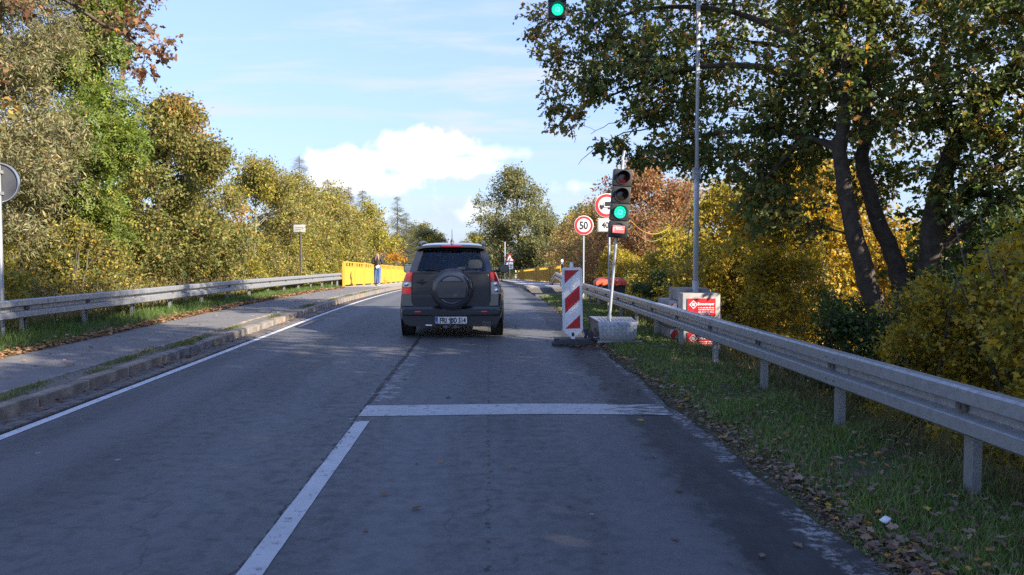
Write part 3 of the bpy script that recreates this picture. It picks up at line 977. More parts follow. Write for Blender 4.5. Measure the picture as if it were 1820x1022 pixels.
# post on the guardrail terminal, white head on a black band
dp = thing('delineator_post', 'white topped black marker post at the guardrail end beside the yellow railing', 'road post', (3.86, 42.6, ground_z(3.86, 42.6)), 0, 'delineator posts')
zt = 1.12 - dp.location.z
MB().bbox(-0.06, 0.06, -0.04, 0.04, -0.3, zt - 0.72, 0.01).obj('body', WHITE, dp)
MB().bbox(-0.062, 0.062, -0.042, 0.042, zt - 0.72, zt - 0.30, 0.01).obj('black_band', INK, dp)
MB().add([(-.06, -.04, zt - .30), (.06, -.04, zt - .30), (.06, .04, zt - .30), (-.06, .04, zt - .30), (-.06, -.04, zt - .06), (.06, -.04, zt), (.06, .04, zt), (-.06, .04, zt - .06)],
         [(0, 3, 2, 1), (4, 5, 6, 7), (0, 1, 5, 4), (1, 2, 6, 5), (2, 3, 7, 6), (3, 0, 4, 7)]).obj('cap', WHITE, dp)
# two thin poles beyond the bridge
for px, py, h, lab in ((1.95, 96.0, 4.6, 'tall thin pale pole standing far off at the road bend'),):
    pp = tag(MB().tube([(0, 0, -0.3), (0, 0, h)], 0.06, 8).obj('thin_pole', GALV_POLE, None, (px, py, road_z(py))), lab, 'pole')

# ------------------------------------------------------------------ red and white beacon
gb = thing('traffic_beacon', 'red and white striped warning beacon on a rubber foot at the road edge', 'traffic beacon', (1.365, 13.1, 0.0), R(2))
foot = MB()
foot.add([], [])
out = []
for (sx, sy, z) in ((0.34, 0.21, 0.0), (0.34, 0.21, 0.05), (0.30, 0.17, 0.095), (0.20, 0.10, 0.115)):
    out.append([(sx * math.copysign(abs(math.cos(a)) ** 0.5, math.cos(a)), sy * math.copysign(abs(math.sin(a)) ** 0.5, math.sin(a)), z) for a in [2 * math.pi * k / 28 for k in range(28)]])
vs = [p for r_ in out for p in r_]
fs = [(i * 28 + k, i * 28 + (k + 1) % 28, (i + 1) * 28 + (k + 1) % 28, (i + 1) * 28 + k) for i in range(3) for k in range(28)]
foot.add(vs, fs, 0, False)
foot.add(vs, [tuple(range(84, 112))], 0)
foot.box(-0.30, -0.22, -0.05, 0.05, 0.10, 0.118).box(0.22, 0.30, -0.05, 0.05, 0.10, 0.118)
foot.obj('foot', RUBBER, gb)
plate = MB()
hw = 0.160
plate.prism([(-0.03, 0.11), (0.03, 0.11), (0.035, 0.15), (hw, 0.245), (hw, 1.245), (hw - 0.02, 1.265), (-hw + 0.02, 1.265), (-hw, 1.245), (-hw, 0.245), (-0.035, 0.15)], 'y', -0.03, 0.03)
plate.prism([(-hw, 0.25), (-hw + 0.012, 0.25), (-hw + 0.012, 1.25), (-hw, 1.25)], 'y', -0.042, -0.031).prism([(hw - 0.012, 0.25), (hw, 0.25), (hw, 1.25), (hw - 0.012, 1.25)], 'y', -0.042, -0.031)
M_ = Matrix.Rotation(R(-1.2), 4, 'Y')
plate.xf(M_)
bp = plate.obj('beacon_plate', WHITE, gb)


def clip_stripe(z0, x0, x1, lo, hi, band, rise):
    """parallelogram stripe rising by `rise` across x0..x1, clipped to lo..hi"""
    poly = [(x0, z0), (x1, z0 + rise), (x1, z0 + rise + band), (x0, z0 + band)]
    def clip(poly, k, keep_above):
        res = []
        for i in range(len(poly)):
            a, b = poly[i], poly[(i + 1) % len(poly)]
            ia = (a[1] >= k) == keep_above or a[1] == k
            ib = (b[1] >= k) == keep_above or b[1] == k
            if ia:
                res.append(a)
            if ia != ib:
                t = (k - a[1]) / (b[1] - a[1])
                res.append((a[0] + (b[0] - a[0]) * t, k))
        return res
    poly = clip(poly, lo, True)
    return clip(poly, hi, False) if len(poly) > 2 else []


for z0 in (0.055, 0.535, 1.015):
    q = clip_stripe(z0, -0.120, 0.120, 0.285, 1.225, 0.232, 0.215)
    MB().prism(q, 'y', -0.034, -0.0315).xf(M_).obj('red_stripe', RED, bp)
knob = MB().lathe([(0.032, 1.26), (0.032, 1.30), (0.026, 1.345), (0.0, 1.35)], (0, 0, 0), 'z', 14).xf(M_).obj('top_peg', WHITE, gb)
MB().box(-0.02, 0.02, -0.034, -0.0305, 0.16, 0.22).xf(M_).obj('catch', INK, bp)

# ------------------------------------------------------------------ portable traffic light on its aluminium box
ALU = pmat('tread_plate', (0.31, 0.32, 0.335), 0.36, 0.85, var=(3.0, (0.23, 0.24, 0.255), 0.7))
tl = thing('portable_traffic_light', 'tilted portable traffic light showing green on a silver tread plate box', 'traffic light', (2.12, 13.66, ground_z(2.12, 13.66)))
gz = tl.location.z
lz0 = 0.06 - gz
bx = MB()
bx.add([(-0.29, -0.36, lz0), (0.30, -0.36, lz0), (0.34, 0.34, lz0), (-0.32, 0.34, lz0), (-0.32, -0.36, lz0 + 0.285), (0.33, -0.36, lz0 + 0.27), (0.35, 0.34, lz0 + 0.33), (-0.38, 0.34, lz0 + 0.345), (-0.31, -0.345, lz0 + 0.315), (0.32, -0.345, lz0 + 0.30)],
       [(0, 3, 2, 1), (0, 1, 5, 4), (4, 5, 9, 8), (8, 9, 6, 7), (1, 2, 6, 9, 5), (0, 4, 8, 7, 3), (2, 3, 7, 6)])
box_o = bx.obj('battery_box', ALU, tl)
lug = MB()
for i in range(9):
    for j in range(5):
        x = -0.25 + i * 0.0645
        z = lz0 + 0.03 + j * 0.052
        s0 = len(lug.v)
        lug.box(-0.024, 0.024, -0.004, 0.001, -0.006, 0.006)
        lug.xf(Matrix.Translation((x + 0.012 * (j % 2), -0.3605, z)) @ Matrix.Rotation(R(45 if (i + j) % 2 else -45), 4, 'Y'), s0)
    for j in range(8):
        s0 = len(lug.v)
        lug.box(-0.018, 0.018, -0.004, 0.004, -0.001, 0.003)
        y = -0.30 + j * 0.08
        lug.xf(Matrix.Translation((-0.25 + i * 0.066, y, lz0 + 0.3155 + (y + 0.345) * 0.028 / 0.69 * 1.0)) @ Matrix.Rotation(R(45 if (i + j) % 2 else -45), 4, 'Z'), s0)
tag(lug.obj('tread_pattern', ALU, box_o), kind='stuff')
lk = MB().box(-0.028, 0.028, -0.385, -0.361, lz0 + 0.19, lz0 + 0.25)
lk.tube([(-0.02, -0.375, lz0 + 0.25), (-0.02, -0.375, lz0 + 0.285), (0.0, -0.375, lz0 + 0.305), (0.02, -0.375, lz0 + 0.285), (0.02, -0.375, lz0 + 0.25)], 0.006, 6)
lk.obj('padlock', STEEL, box_o)
fr = MB().box(-0.33, 0.40, -0.39, -0.35, lz0 - 0.03, lz0 - 0.004).box(-0.33, 0.40, 0.32, 0.36, lz0 - 0.03, lz0 - 0.004)
fr.box(-0.31, -0.27, -0.35, 0.32, lz0 - 0.03, lz0 - 0.004).box(0.30, 0.34, -0.35, 0.32, lz0 - 0.03, lz0 - 0.004)
fr.box(-0.335, -0.285, -0.385, -0.355, lz0 - 0.13, lz0 - 0.03).box(0.32, 0.36, 0.30, 0.34, lz0 - 0.13, lz0 - 0.03).box(-0.36, -0.26, -0.41, -0.33, lz0 - 0.14, lz0 - 0.125)
fr.obj('base_frame', STEEL, tl)
for wy in (-0.22, 0.25):
    w = MB().lathe([(0.0, -0.045), (0.055, -0.045), (0.06, -0.03), (0.115, -0.04), (0.13, -0.02), (0.13, 0.02), (0.115, 0.04), (0.0, 0.04)], (-0.43, wy, lz0 + 0.02), 'x', 22).obj('wheel', RUBBER, tl)
    MB().lathe([(0.0, -0.052), (0.05, -0.050), (0.05, -0.046)], (-0.43, wy, lz0 + 0.02), 'x', 16).obj('hub', STEEL, w)
MB().tube([(-0.43, -0.24, lz0 + 0.02), (-0.43, 0.27, lz0 + 0.02)], 0.012, 8).tube([(-0.43, 0.0, lz0 + 0.02), (-0.2, 0.0, lz0 - 0.01)], 0.015, 8).obj('axle', STEEL, tl)
# mast and lamp heads, leaning
tilt = R(4.6)
M_h = Matrix.Translation((-0.085, 0.0, lz0 + 0.30)) @ Matrix.Rotation(tilt, 4, 'Y')
MB().tube([(0, 0, 0.0), (0, 0, 2.70)], 0.026, 12).tube([(0, 0, 0.0), (0, 0, 0.09)], 0.04, 12).xf(M_h).obj('mast', GALV_POLE, tl)
MB().box(-0.02, 0.02, 0.0, 0.04, 2.58, 2.76).tube([(0, 0.02, 2.74), (0.015, 0.02, 2.86)], 0.022, 8).xf(M_h).obj('mast_head', GALV_POLE, tl)
HEAD = pmat('signal_black', (0.012, 0.0125, 0.014), 0.5, var=(8.0, (0.018, 0.019, 0.02), 0.5))
GREEN_LIT = pmat('green_lamp_lit', (0.0, 0.35, 0.18), 0.3, emit=((0.0, 0.62, 0.34), 0.36))
GREEN_CORE = pmat('green_lamp_core', (0.1, 0.6, 0.4), 0.3, emit=((0.08, 1.0, 0.62), 0.46))
RED_DARK = pmat('red_lamp_off', (0.05, 0.006, 0.008), 0.25, coat=0.5)
AMBER_DARK = pmat('amber_lamp_off', (0.022, 0.014, 0.010), 0.25, coat=0.5)
PANEL_LIT = pmat('panel_lit_red', (0.5, 0.08, 0.08), 0.4, emit=((1.0, 0.22, 0.20), 0.27))
PANEL_TEXT = pmat('panel_lit_text', (0.8, 0.5, 0.5), 0.4, emit=((1.0, 0.62, 0.60), 0.30))


def lamp_head(root, zc, kind, M, w=0.155, h=0.140, y=-0.10):
    """one square chamber with a hood and its lens"""
    n0 = MB().bbox(-w, w, y - 0.06, y + 0.10, zc - h, zc + h, 0.02)
    n0.lathe([(0.112, 0.0), (0.112, -0.012), (0.102, -0.012), (0.102, 0.0)], (0, y - 0.06, zc), 'y', 28, caps=False)
    # cut-away visor: upper half shell
    vs, fs = [], []
    K = 18
    for i in range(K + 1):
        a = R(-15 + 210 * i / K)
        ln_ = 0.13 * (0.35 + 0.65 * max(0.0, math.sin(a)))
        for r_ in (0.112, 0.105):
            vs.append((r_ * math.cos(a), y - 0.06, zc + r_ * math.sin(a)))
            vs.append((r_ * math.cos(a), y - 0.07 - ln_, zc + r_ * math.sin(a)))
    for i in range(K):
        b = i * 4
        fs += [(b, b + 1, b + 5, b + 4), (b + 2, b + 6, b + 7, b + 3), (b + 1, b + 3, b + 7, b + 5)]
    if kind != 'panel':
        n0.add(vs, fs, 0, True)
    for sx in (-1, 1):
        for sz in (-1, 1):
            n0.lathe([(0.007, -0.004), (0.0, -0.008)], (sx * (w - 0.025), y - 0.058, zc + sz * (h - 0.025)), 'y', 8)
    ch = n0.xf(M).obj('lamp_chamber', HEAD, root)
    if kind == 'panel':
        MB().bbox(-0.100, 0.100, y - 0.075, y - 0.058, zc - 0.062, zc + 0.062, 0.008).xf(M).obj('lit_panel', PANEL_LIT, ch)
        tx = MB()
        for z, xs in ((0.030, [(-0.055, -0.02), (-0.012, 0.03), (0.036, 0.05)]), (0.004, [(-0.045, 0.0), (0.008, 0.045), (0.052, 0.08)])):
            for xa, xb in xs:
                tx.box(xa, xb, y - 0.078, y - 0.0755, zc + z - 0.007, zc + z + 0.007)
        tx.box(-0.085, -0.075, y - 0.078, y - 0.0755, zc - 0.04, zc + 0.03)
        tag(tx.xf(M).obj('panel_lines', PANEL_TEXT, ch), kind='stuff')
        return
    mat_ = {'red': RED_DARK, 'amber': AMBER_DARK, 'green': GREEN_LIT}[kind]
    MB().lathe([(0.101, 0.0), (0.07, -0.012), (0.0, -0.018)], (0, y - 0.06, zc), 'y', 28).xf(M).obj('lens', mat_, ch)
    if kind == 'green':
        MB().lathe([(0.048, -0.001), (0.042, -0.006), (0.024, -0.006), (0.02, -0.001)], (0, y - 0.0755, zc), 'y', 24, caps=False).xf(M).obj('lit_ring', GREEN_CORE, ch)
        dots = MB()
        for i in range(12):
            a = 2 * math.pi * i / 12
            dots.lathe([(0.008, 0.0), (0.006, -0.004), (0.0, -0.005)], (0.078 * math.cos(a), y - 0.072, zc + 0.078 * math.sin(a)), 'y', 8)
        tag(dots.xf(M).obj('lit_dots', GREEN_CORE, ch), kind='stuff')


for i, kd in enumerate(('panel', 'green', 'amber', 'red')):
    lamp_head(tl, 1.535 + i * 0.285, kd, M_h)

# ------------------------------------------------------------------ concrete ballast base with the tall mast and overhead light
cbx, cby = 3.68, 14.2
cg = ground_z(cbx, cby)
CB2 = pmat('concrete_worn', (0.36, 0.33, 0.30), 0.9, var=(4.5, (0.22, 0.19, 0.165), 0.9), bump=(30.0, 0.5))
tm = thing('signal_mast', 'tall grey signal mast on stacked concrete blocks carrying an overhead green light', 'traffic light', (cbx, cby, cg))


def W(mb):
    return mb.xf(Matrix.Translation((-cbx, -cby, -cg)))


def blk(x0, x1, y0, y1, z0, z1, mat, name='ballast_block', b=0.02):
    return W(MB().bbox(x0, x1, y0, y1, z0, z1, b)).obj(name, mat, tm)


front = blk(3.36, 4.02, 14.0, 14.38, cg - 0.12, 0.80, CONCRETE)
blk(3.22, 4.16, 14.40, 15.5, cg - 0.12, 0.155, CB2)
blk(3.235, 4.15, 14.41, 15.5, 0.165, 0.64, CONCRETE)
blk(3.36, 3.95, 14.40, 15.1, 0.65, 0.86, CB2)


def red_sheet(zc, hgt=0.30):
    sh = W(MB().box(3.44, 3.93, 13.985, 13.997, zc - hgt / 2, zc + hgt / 2)).obj('company_sign', RED, tm)
    lg = MB()
    r0, r1 = 0.075, 0.056
    for k_ in range(4):
        a, b = k_ * math.pi / 2, (k_ + 1) * math.pi / 2
        lg.prism([(r0 * math.cos(a), r0 * math.sin(a)), (r0 * math.cos(b), r0 * math.sin(b)), (r1 * math.cos(b), r1 * math.sin(b)), (r1 * math.cos(a), r1 * math.sin(a))], 'y', -0.004, 0.0)
    lg.lathe([(0.027, 0.0), (0.027, -0.004), (0.0, -0.004)], (0, 0, 0), 'y', 14)
    lg.obj('logo', WHITE, sh, (3.545 - cbx, 13.9845 - cby, zc + 0.045 - cg))
    link('lettering', text_mesh('Bonnemeyer', 0.068, WHITE, 0.003, squeeze=0.83, bold=0.0012), sh, (3.765 - cbx, 13.984 - cby, zc + 0.05 - cg), UPRIGHT)
    ls = MB()
    for dz, x0_, x1_ in ((-0.01, 3.63, 3.90), (-0.045, 3.63, 3.90), (-0.085, 3.63, 3.90), (-0.12, 3.66, 3.84)):
        xx = x0_
        while xx < x1_:
            l_ = rg.uniform(0.02, 0.055)
            ls.box(xx, min(xx + l_, x1_), 13.981, 13.9845, zc + dz - 0.007, zc + dz + 0.007)
            xx += l_ + 0.012
    tag(W(ls).obj('small_print', WHITE, sh), kind='stuff')


red_sheet(0.56)
red_sheet(-0.03)


def striped(x0, x1, y, z0, z1, rise):
    sh = W(MB().box(x0, x1, y - 0.012, y, z0, z1)).obj('striped_plate', WHITE, tm)
    zz = z0 - 0.6
    while zz < z1:
        q = clip_stripe(zz, x0 + 0.002, x1 - 0.002, z0 + 0.002, z1 - 0.002, 0.15, rise)
        if len(q) > 2:
            W(MB().prism(q, 'y', y - 0.0155, y - 0.0125)).obj('red_stripe', RED, sh)
        zz += 0.31


striped(3.245, 3.352, 14.398, 0.20, 0.60, 0.14)
striped(3.235, 3.352, 14.390, cg + 0.02, 0.13, 0.14)
striped(4.03, 4.145, 14.398, 0.20, 0.60, -0.14)
striped(4.03, 4.150, 14.390, cg + 0.02, 0.13, -0.14)
Z = lambda z: z - cg
MB().bbox(-0.06, 0.04, 0.10, 0.20, Z(0.0), Z(0.86) + 0.15, 0.01).bbox(-0.05, 0.03, 0.11, 0.19, Z(0.98), Z(2.95), 0.008).obj('lower_mast', GALV_POLE, tm)
MB().bbox(-0.04, 0.02, 0.12, 0.18, Z(2.9), Z(7.15), 0.008).obj('upper_mast', GALV_POLE, tm)
MB().box(-0.075, -0.045, 0.085, 0.215, Z(2.80), Z(3.0)).box(0.025, 0.055, 0.085, 0.215, Z(2.80), Z(3.0)).box(-0.02, 0.0, 0.08, 0.12, Z(2.78), Z(3.02)).box(-0.044, 0.024, 0.085, 0.105, Z(2.88), Z(2.92)).obj('clamp', GALV, tm)
MB().box(-2.78, 0.05, 0.125, 0.175, Z(6.98), Z(7.05)).tube([(0, 0.15, Z(6.2)), (-0.9, 0.15, Z(6.98))], 0.02, 8).obj('arm', GALV_POLE, tm)
M_o = Matrix.Translation((-2.50, 0.0, 0.0))
MB().box(-0.025, 0.025, 0.08, 0.13, Z(6.55), Z(7.0)).xf(M_o).obj('hanger', GALV_POLE, tm)
for i, kd in enumerate(('green', 'amber', 'red')):
    lamp_head(tm, Z(5.63) + i * 0.285, kd, M_o)
MB().tube([(-0.06, -0.06, Z(5.49)), (-0.05, -0.07, Z(5.44)), (0.0, -0.07, Z(5.42)), (0.04, -0.07, Z(5.44)), (0.05, -0.06, Z(5.49))], 0.006, 6).box(0.01, 0.035, -0.09, -0.06, Z(5.46), Z(5.49)).xf(M_o).obj('cable_loop', BLACK, tm)

CABLE_Y = pmat('yellow_cable', (0.38, 0.25, 0.025), 0.5)
CABLE_K = pmat('olive_cable', (0.16, 0.13, 0.03), 0.6)


def sag(a, b, s, n=14):
    a, b = Vector(a), Vector(b)
    return [a.lerp(b, i / n) - Vector((0, 0, s * 4 * (i / n) * (1 - i / n))) for i in range(n + 1)]


cab = MB().tube(sag((2.38, 13.62, 2.04), (3.40, 14.0, 2.30), 0.34), 0.007, 6).tube([(3.40, 14.0, 2.30), (3.49, 14.1, 2.52), (3.55, 14.2, 2.85)], 0.007, 6)
tag(cab.obj('cable', CABLE_Y), 'yellow cable hanging in a loop from the tilted traffic light to the mast', 'cable')
cab = MB().tube(sag((2.39, 13.66, 1.96), (3.08, 14.0, 1.84), 0.20), 0.007, 6).tube([(3.08, 14.0, 1.84), (3.3, 14.1, 1.95), (3.56, 14.22, 2.3)], 0.007, 6)
tag(cab.obj('cable', CABLE_K), 'thin olive cable looping below the yellow one beside the traffic light', 'cable')
cab = MB().tube(sag((3.02, 14.9, 0.64), (3.42, 14.7, 0.87), 0.03), 0.009, 6)
tag(cab.obj('cable', CABLE_Y), 'short yellow cable lying over the top of the concrete blocks', 'cable')
cab = MB().tube([(3.56, 14.28, 2.2), (3.52, 14.28, 1.9), (3.50, 14.28, 1.5), (3.55, 14.28, 1.2), (3.56, 14.28, 0.9)], 0.007, 6)
tag(cab.obj('cable', CABLE_K), 'thin olive cable running down the lower part of the mast', 'cable')

# ------------------------------------------------------------------ grit bin
LID = pmat('lid_orange', (0.66, 0.10, 0.04), 0.5, var=(4.0, (0.42, 0.05, 0.025), 0.6))
GRIT = pmat('bin_dark', (0.035, 0.035, 0.04), 0.6, var=(5.0, (0.055, 0.055, 0.06), 0.6))
gx, gy = 3.68, 24.6
gg = ground_z(gx, gy)
gbn = thing('grit_bin', 'dark grit bin with an orange red lid half hidden behind the guardrail', 'grit bin', (gx, gy, gg))
hz = 0.50 - gg
MB().add([(-0.36, -0.28, 0), (0.36, -0.28, 0), (0.36, 0.28, 0), (-0.36, 0.28, 0), (-0.42, -0.34, hz), (0.42, -0.34, hz), (0.42, 0.34, hz), (-0.42, 0.34, hz)], [(0, 3, 2, 1), (0, 1, 5, 4), (1, 2, 6, 5), (2, 3, 7, 6), (3, 0, 4, 7), (4, 5, 6, 7)]).obj('body', GRIT, gbn)
lid = MB()
rings = [(0.46, 0.38, 0.0), (0.46, 0.38, 0.08), (0.44, 0.36, 0.12), (0.36, 0.26, 0.20), (0.30, 0.18, 0.22)]
vs = []
for (a, b, z) in rings:
    vs += [(-a, -b, z), (a, -b, z), (a, b, z), (-a, b, z)]
fs = [(i * 4 + k, i * 4 + (k + 1) % 4, i * 4 + 4 + (k + 1) % 4, i * 4 + 4 + k) for i in range(4) for k in range(4)] + [(3, 2, 1, 0), (16, 17, 18, 19)]
lid.add(vs, fs)
lid.box(-0.10, 0.10, -0.40, -0.381, 0.01, 0.05)
lid.obj('lid', LID, gbn, (0, 0, hz + 0.002))

# crumpled white litter on the verge
lit = MB()
r2 = random.Random(5)
bm = bmesh.new()
bmesh.ops.create_icosphere(bm, subdivisions=2, radius=0.028)
for v in bm.verts:
    v.co = Vector((v.co.x * r2.uniform(0.7, 1.3), v.co.y * r2.uniform(0.6, 1.1), v.co.z * r2.uniform(0.4, 0.9)))
bm.verts.index_update()
lit.add([v.co[:] for v in bm.verts], [[v.index for v in f.verts] for f in bm.faces])
bm.free()
tag(lit.obj('litter', pmat('paper_white', (0.72, 0.74, 0.78), 0.7), None, (2.17, 4.34, ground_z(2.17, 4.34) + 0.055)), 'crumpled white scrap of paper on the grass near the road edge', 'litter')

# ------------------------------------------------------------------ the grey off-roader
PAINT = pmat('car_paint_grey', (0.034, 0.036, 0.044), 0.24, 0.55, coat=1.0)
PLASTIC = pmat('car_plastic', (0.028, 0.028, 0.03), 0.55)
DARKIN = pmat('car_interior', (0.025, 0.025, 0.028), 0.8)
TRIM = pmat('window_trim', (0.015, 0.015, 0.016), 0.4)
LENS_RED = pmat('lens_red', (0.42, 0.012, 0.016), 0.14, coat=1.0, var=(40.0, (0.42, 0.012, 0.014), 0.6))
LENS_CLEAR_AND_GLARE = pmat('lens_clear_and_glare', (0.50, 0.48, 0.48), 0.12, 0.35, coat=1.0, var=(40.0, (0.34, 0.32, 0.32), 0.7))
CHROME = pmat('chrome', (0.75, 0.75, 0.76), 0.12, 1.0)


def glass_mat(name, tint, refl=0.07):
    m = bpy.data.materials.new(name)
    m.use_nodes = True
    t = NT(m.node_tree)
    tr = t.n('ShaderNodeBsdfTransparent', Color=c4(tint))
    gl = t.n('ShaderNodeBsdfGlossy', Color=(0.9, 0.95, 1, 1), Roughness=0.03)
    fr = t.n('ShaderNodeFresnel', IOR=1.5)
    mx = t.n('ShaderNodeMixShader', i0=t.math('MAXIMUM', t.math('ADD', fr.outputs[0], refl - 0.04), 0.0), i1=tr.outputs[0], i2=gl.outputs[0])
    out = t.n('ShaderNodeOutputMaterial')
    t.link(mx.outputs[0], out.inputs[0])
    return m


GLASS_DARK = glass_mat('tinted_glass', (0.84, 0.87, 0.87), 0.018)
GLASS_CLEAR = glass_mat('clear_glass', (0.95, 0.97, 0.96), 0.018)

car = thing('parked_car', 'dark grey off-road car seen from behind with a covered spare wheel on its tailgate', 'car', (-0.645, 14.12, road_top(-0.66, 14.6)), R(0.0))
car.name = 'car'

# lower body: loft of mirrored half sections
HALF = [(0.0, 0.27), (0.58, 0.27), (0.80, 0.29), (0.875, 0.35), (0.893, 0.44), (0.900, 0.55), (0.898, 0.66), (0.885, 0.79), (0.866, 0.90), (0.842, 1.0), (0.805, 1.07), (0.755, 1.115), (0.728, 1.15), (0.60, 1.155), (0.0, 1.155)]
STN = [(0.0, 0.915, 0.53, 0.40), (0.02, 0.945, 0.555, 0.34), (0.055, 0.965, 0.57, 0.30), (0.085, 0.972, 1.155, 0.28), (0.13, 0.985, 1.155, 0.27), (0.25, 0.998, 1.155, 0.27), (0.6, 1.0, 1.15, 0.27), (1.6, 1.0, 1.14, 0.27), (2.6, 1.0, 1.12, 0.27),
       (2.95, 0.995, 1.09, 0.27), (3.4, 0.985, 1.03, 0.27), (3.8, 0.96, 0.96, 0.28), (4.02, 0.92, 0.90, 0.32), (4.12, 0.86, 0.80, 0.36), (4.16, 0.80, 0.62, 0.42)]
lb = MB()
rings = []
for (y, s, zt, zb) in STN:
    half = [(x * s, y, min(max(z, zb), zt)) for x, z in HALF]
    rings.append(half + [(-x, yy, z) for x, yy, z in reversed(half[1:-1])])
n = len(rings[0])
vs = [p for r_ in rings for p in r_]
fs = [(i * n + k, i * n + (k + 1) % n, (i + 1) * n + (k + 1) % n, (i + 1) * n + k) for i in range(len(STN) - 1) for k in range(n)]
lb.add(vs, fs, 0, True)
lb.add(vs, [tuple(range(n - 1, -1, -1)), tuple(range((len(STN) - 1) * n, len(STN) * n))], 0)
body = lb.obj('body', PAINT, car)
body.data.set_sharp_from_angle(angle=R(32))

# dark lower bumper skirt
sk = MB()
HS = [(0.0, 0.22), (0.70, 0.22), (0.80, 0.26), (0.845, 0.34), (0.84, 0.40), (0.0, 0.40)]
sk.prism([(x, z) for x, z in HS[1:5]] + [(-x, z) for x, z in reversed(HS[1:5])], 'y', -0.008, 0.5)
sk.obj('lower_bumper', PLASTIC, car)
bmp = MB()
bar = [(-0.80, 0.41), (-0.60, 0.405), (0.60, 0.405), (0.80, 0.41), (0.845, 0.445), (0.85, 0.505), (0.78, 0.530), (-0.78, 0.530), (-0.85, 0.505), (-0.845, 0.445)]
bmp.prism(bar, 'y', -0.035, 0.02)
b_o = bmp.obj('bumper', PAINT, car)
mod = b_o.modifiers.new('bevel', 'BEVEL')
mod.width = 0.014
mod.segments = 2
MB().box(-0.33, 0.33, -0.038, -0.0352, 0.405, 0.425).obj('plate_recess', TRIM, b_o)
for sx in (-1, 1):
    MB().bbox(sx * 0.575 - 0.055, sx * 0.575 + 0.055, -0.043, -0.03, 0.448, 0.484, 0.006).obj('reflector', LENS_RED, car)

# tailgate
tg = MB()
pts = [(-0.655, 0.565), (-0.62, 0.545), (0.615, 0.545), (0.65, 0.565), (0.672, 0.62), (0.672, 1.04), (0.640, 1.150), (-0.645, 1.150), (-0.677, 1.04), (-0.677, 0.62)]
tg.prism(pts, 'y', 0.048, 0.084)
t_o = tg.obj('tailgate', PAINT, car)
mod = t_o.modifiers.new('bevel', 'BEVEL')
mod.width = 0.008
mod.segments = 2
MB().prism([(-0.690, 0.545), (-0.64, 0.532), (0.635, 0.532), (0.685, 0.555), (0.687, 1.05), (0.655, 1.153), (-0.66, 1.153), (-0.692, 1.04)], 'y', 0.058, 0.0835).obj('shut_line', TRIM, car)
MB().box(-0.672, 0.667, 0.0455, 0.0478, 0.762, 0.768).obj('crease', TRIM, t_o)
hd = MB().lathe([(0.05, -0.002), (0.045, -0.006), (0.0, -0.006)], (-0.505, 0.048, 0.985), 'y', 20).bbox(-0.60, -0.43, 0.018, 0.040, 0.968, 1.002, 0.008)
hd.obj('handle', TRIM, t_o)
bd_ = MB()
bd_.box(-0.672, 0.667, 0.046, 0.0478, 1.118, 1.150).obj('glass_sill', TRIM, t_o)

# lamps
for sx in (-1, 1):
    cl_ = MB()
    out_ = lambda z: float(np.interp(z, [0.77, 0.95, 1.15], [0.868, 0.848, 0.772]))
    inn = lambda z: float(np.interp(z, [0.77, 1.15], [0.700, 0.672]))
    segs = [(0.775, 0.895, LENS_RED if sx < 0 else LENS_CLEAR_AND_GLARE), (0.90, 0.985, LENS_CLEAR_AND_GLARE), (0.99, 1.15, LENS_RED)]  # middle lens is clear; right bottom one is red, coloured pale for sun glare
    base = MB()
    root_l = None
    for k_, (z0, z1, mt) in enumerate(segs):
        sg = MB()
        vs = []
        for z in (z0, (z0 + z1) / 2, z1):
            o_, i_ = out_(z), inn(z)
            vs += [(sx * i_, 0.038, z), (sx * (i_ + o_) / 2, 0.030, z), (sx * (o_ - 0.012), 0.050, z), (sx * (o_ + 0.006), 0.10, z), (sx * (o_ + 0.004), 0.26 - 0.08 * (1.15 - z), z), (sx * i_, 0.26, z)]
        fs = [(r_ * 6 + k, r_ * 6 + (k + 1) % 6, r_ * 6 + 6 + (k + 1) % 6, r_ * 6 + 6 + k) for r_ in range(2) for k in range(6)] + [(5, 4, 3, 2, 1, 0), (12, 13, 14, 15, 16, 17)]
        sg.add(vs, fs, 0, False)
        if root_l is None:
            root_l = sg.obj('tail_light', mt, car)
        else:
            sg.obj('lens', mt, root_l)
        if mt is LENS_CLEAR_AND_GLARE:
            c_x = sx * (inn(z0) + out_(z0)) / 2
            MB().lathe([(0.036, 0.0), (0.03, -0.006), (0.0, -0.010)], (c_x, 0.031, (z0 + z1) / 2), 'y', 16).obj('bulb_cup', CHROME, root_l)

# greenhouse


def lerp3(a, b, t):
    return tuple(a[i] + (b[i] - a[i]) * t for i in range(3))


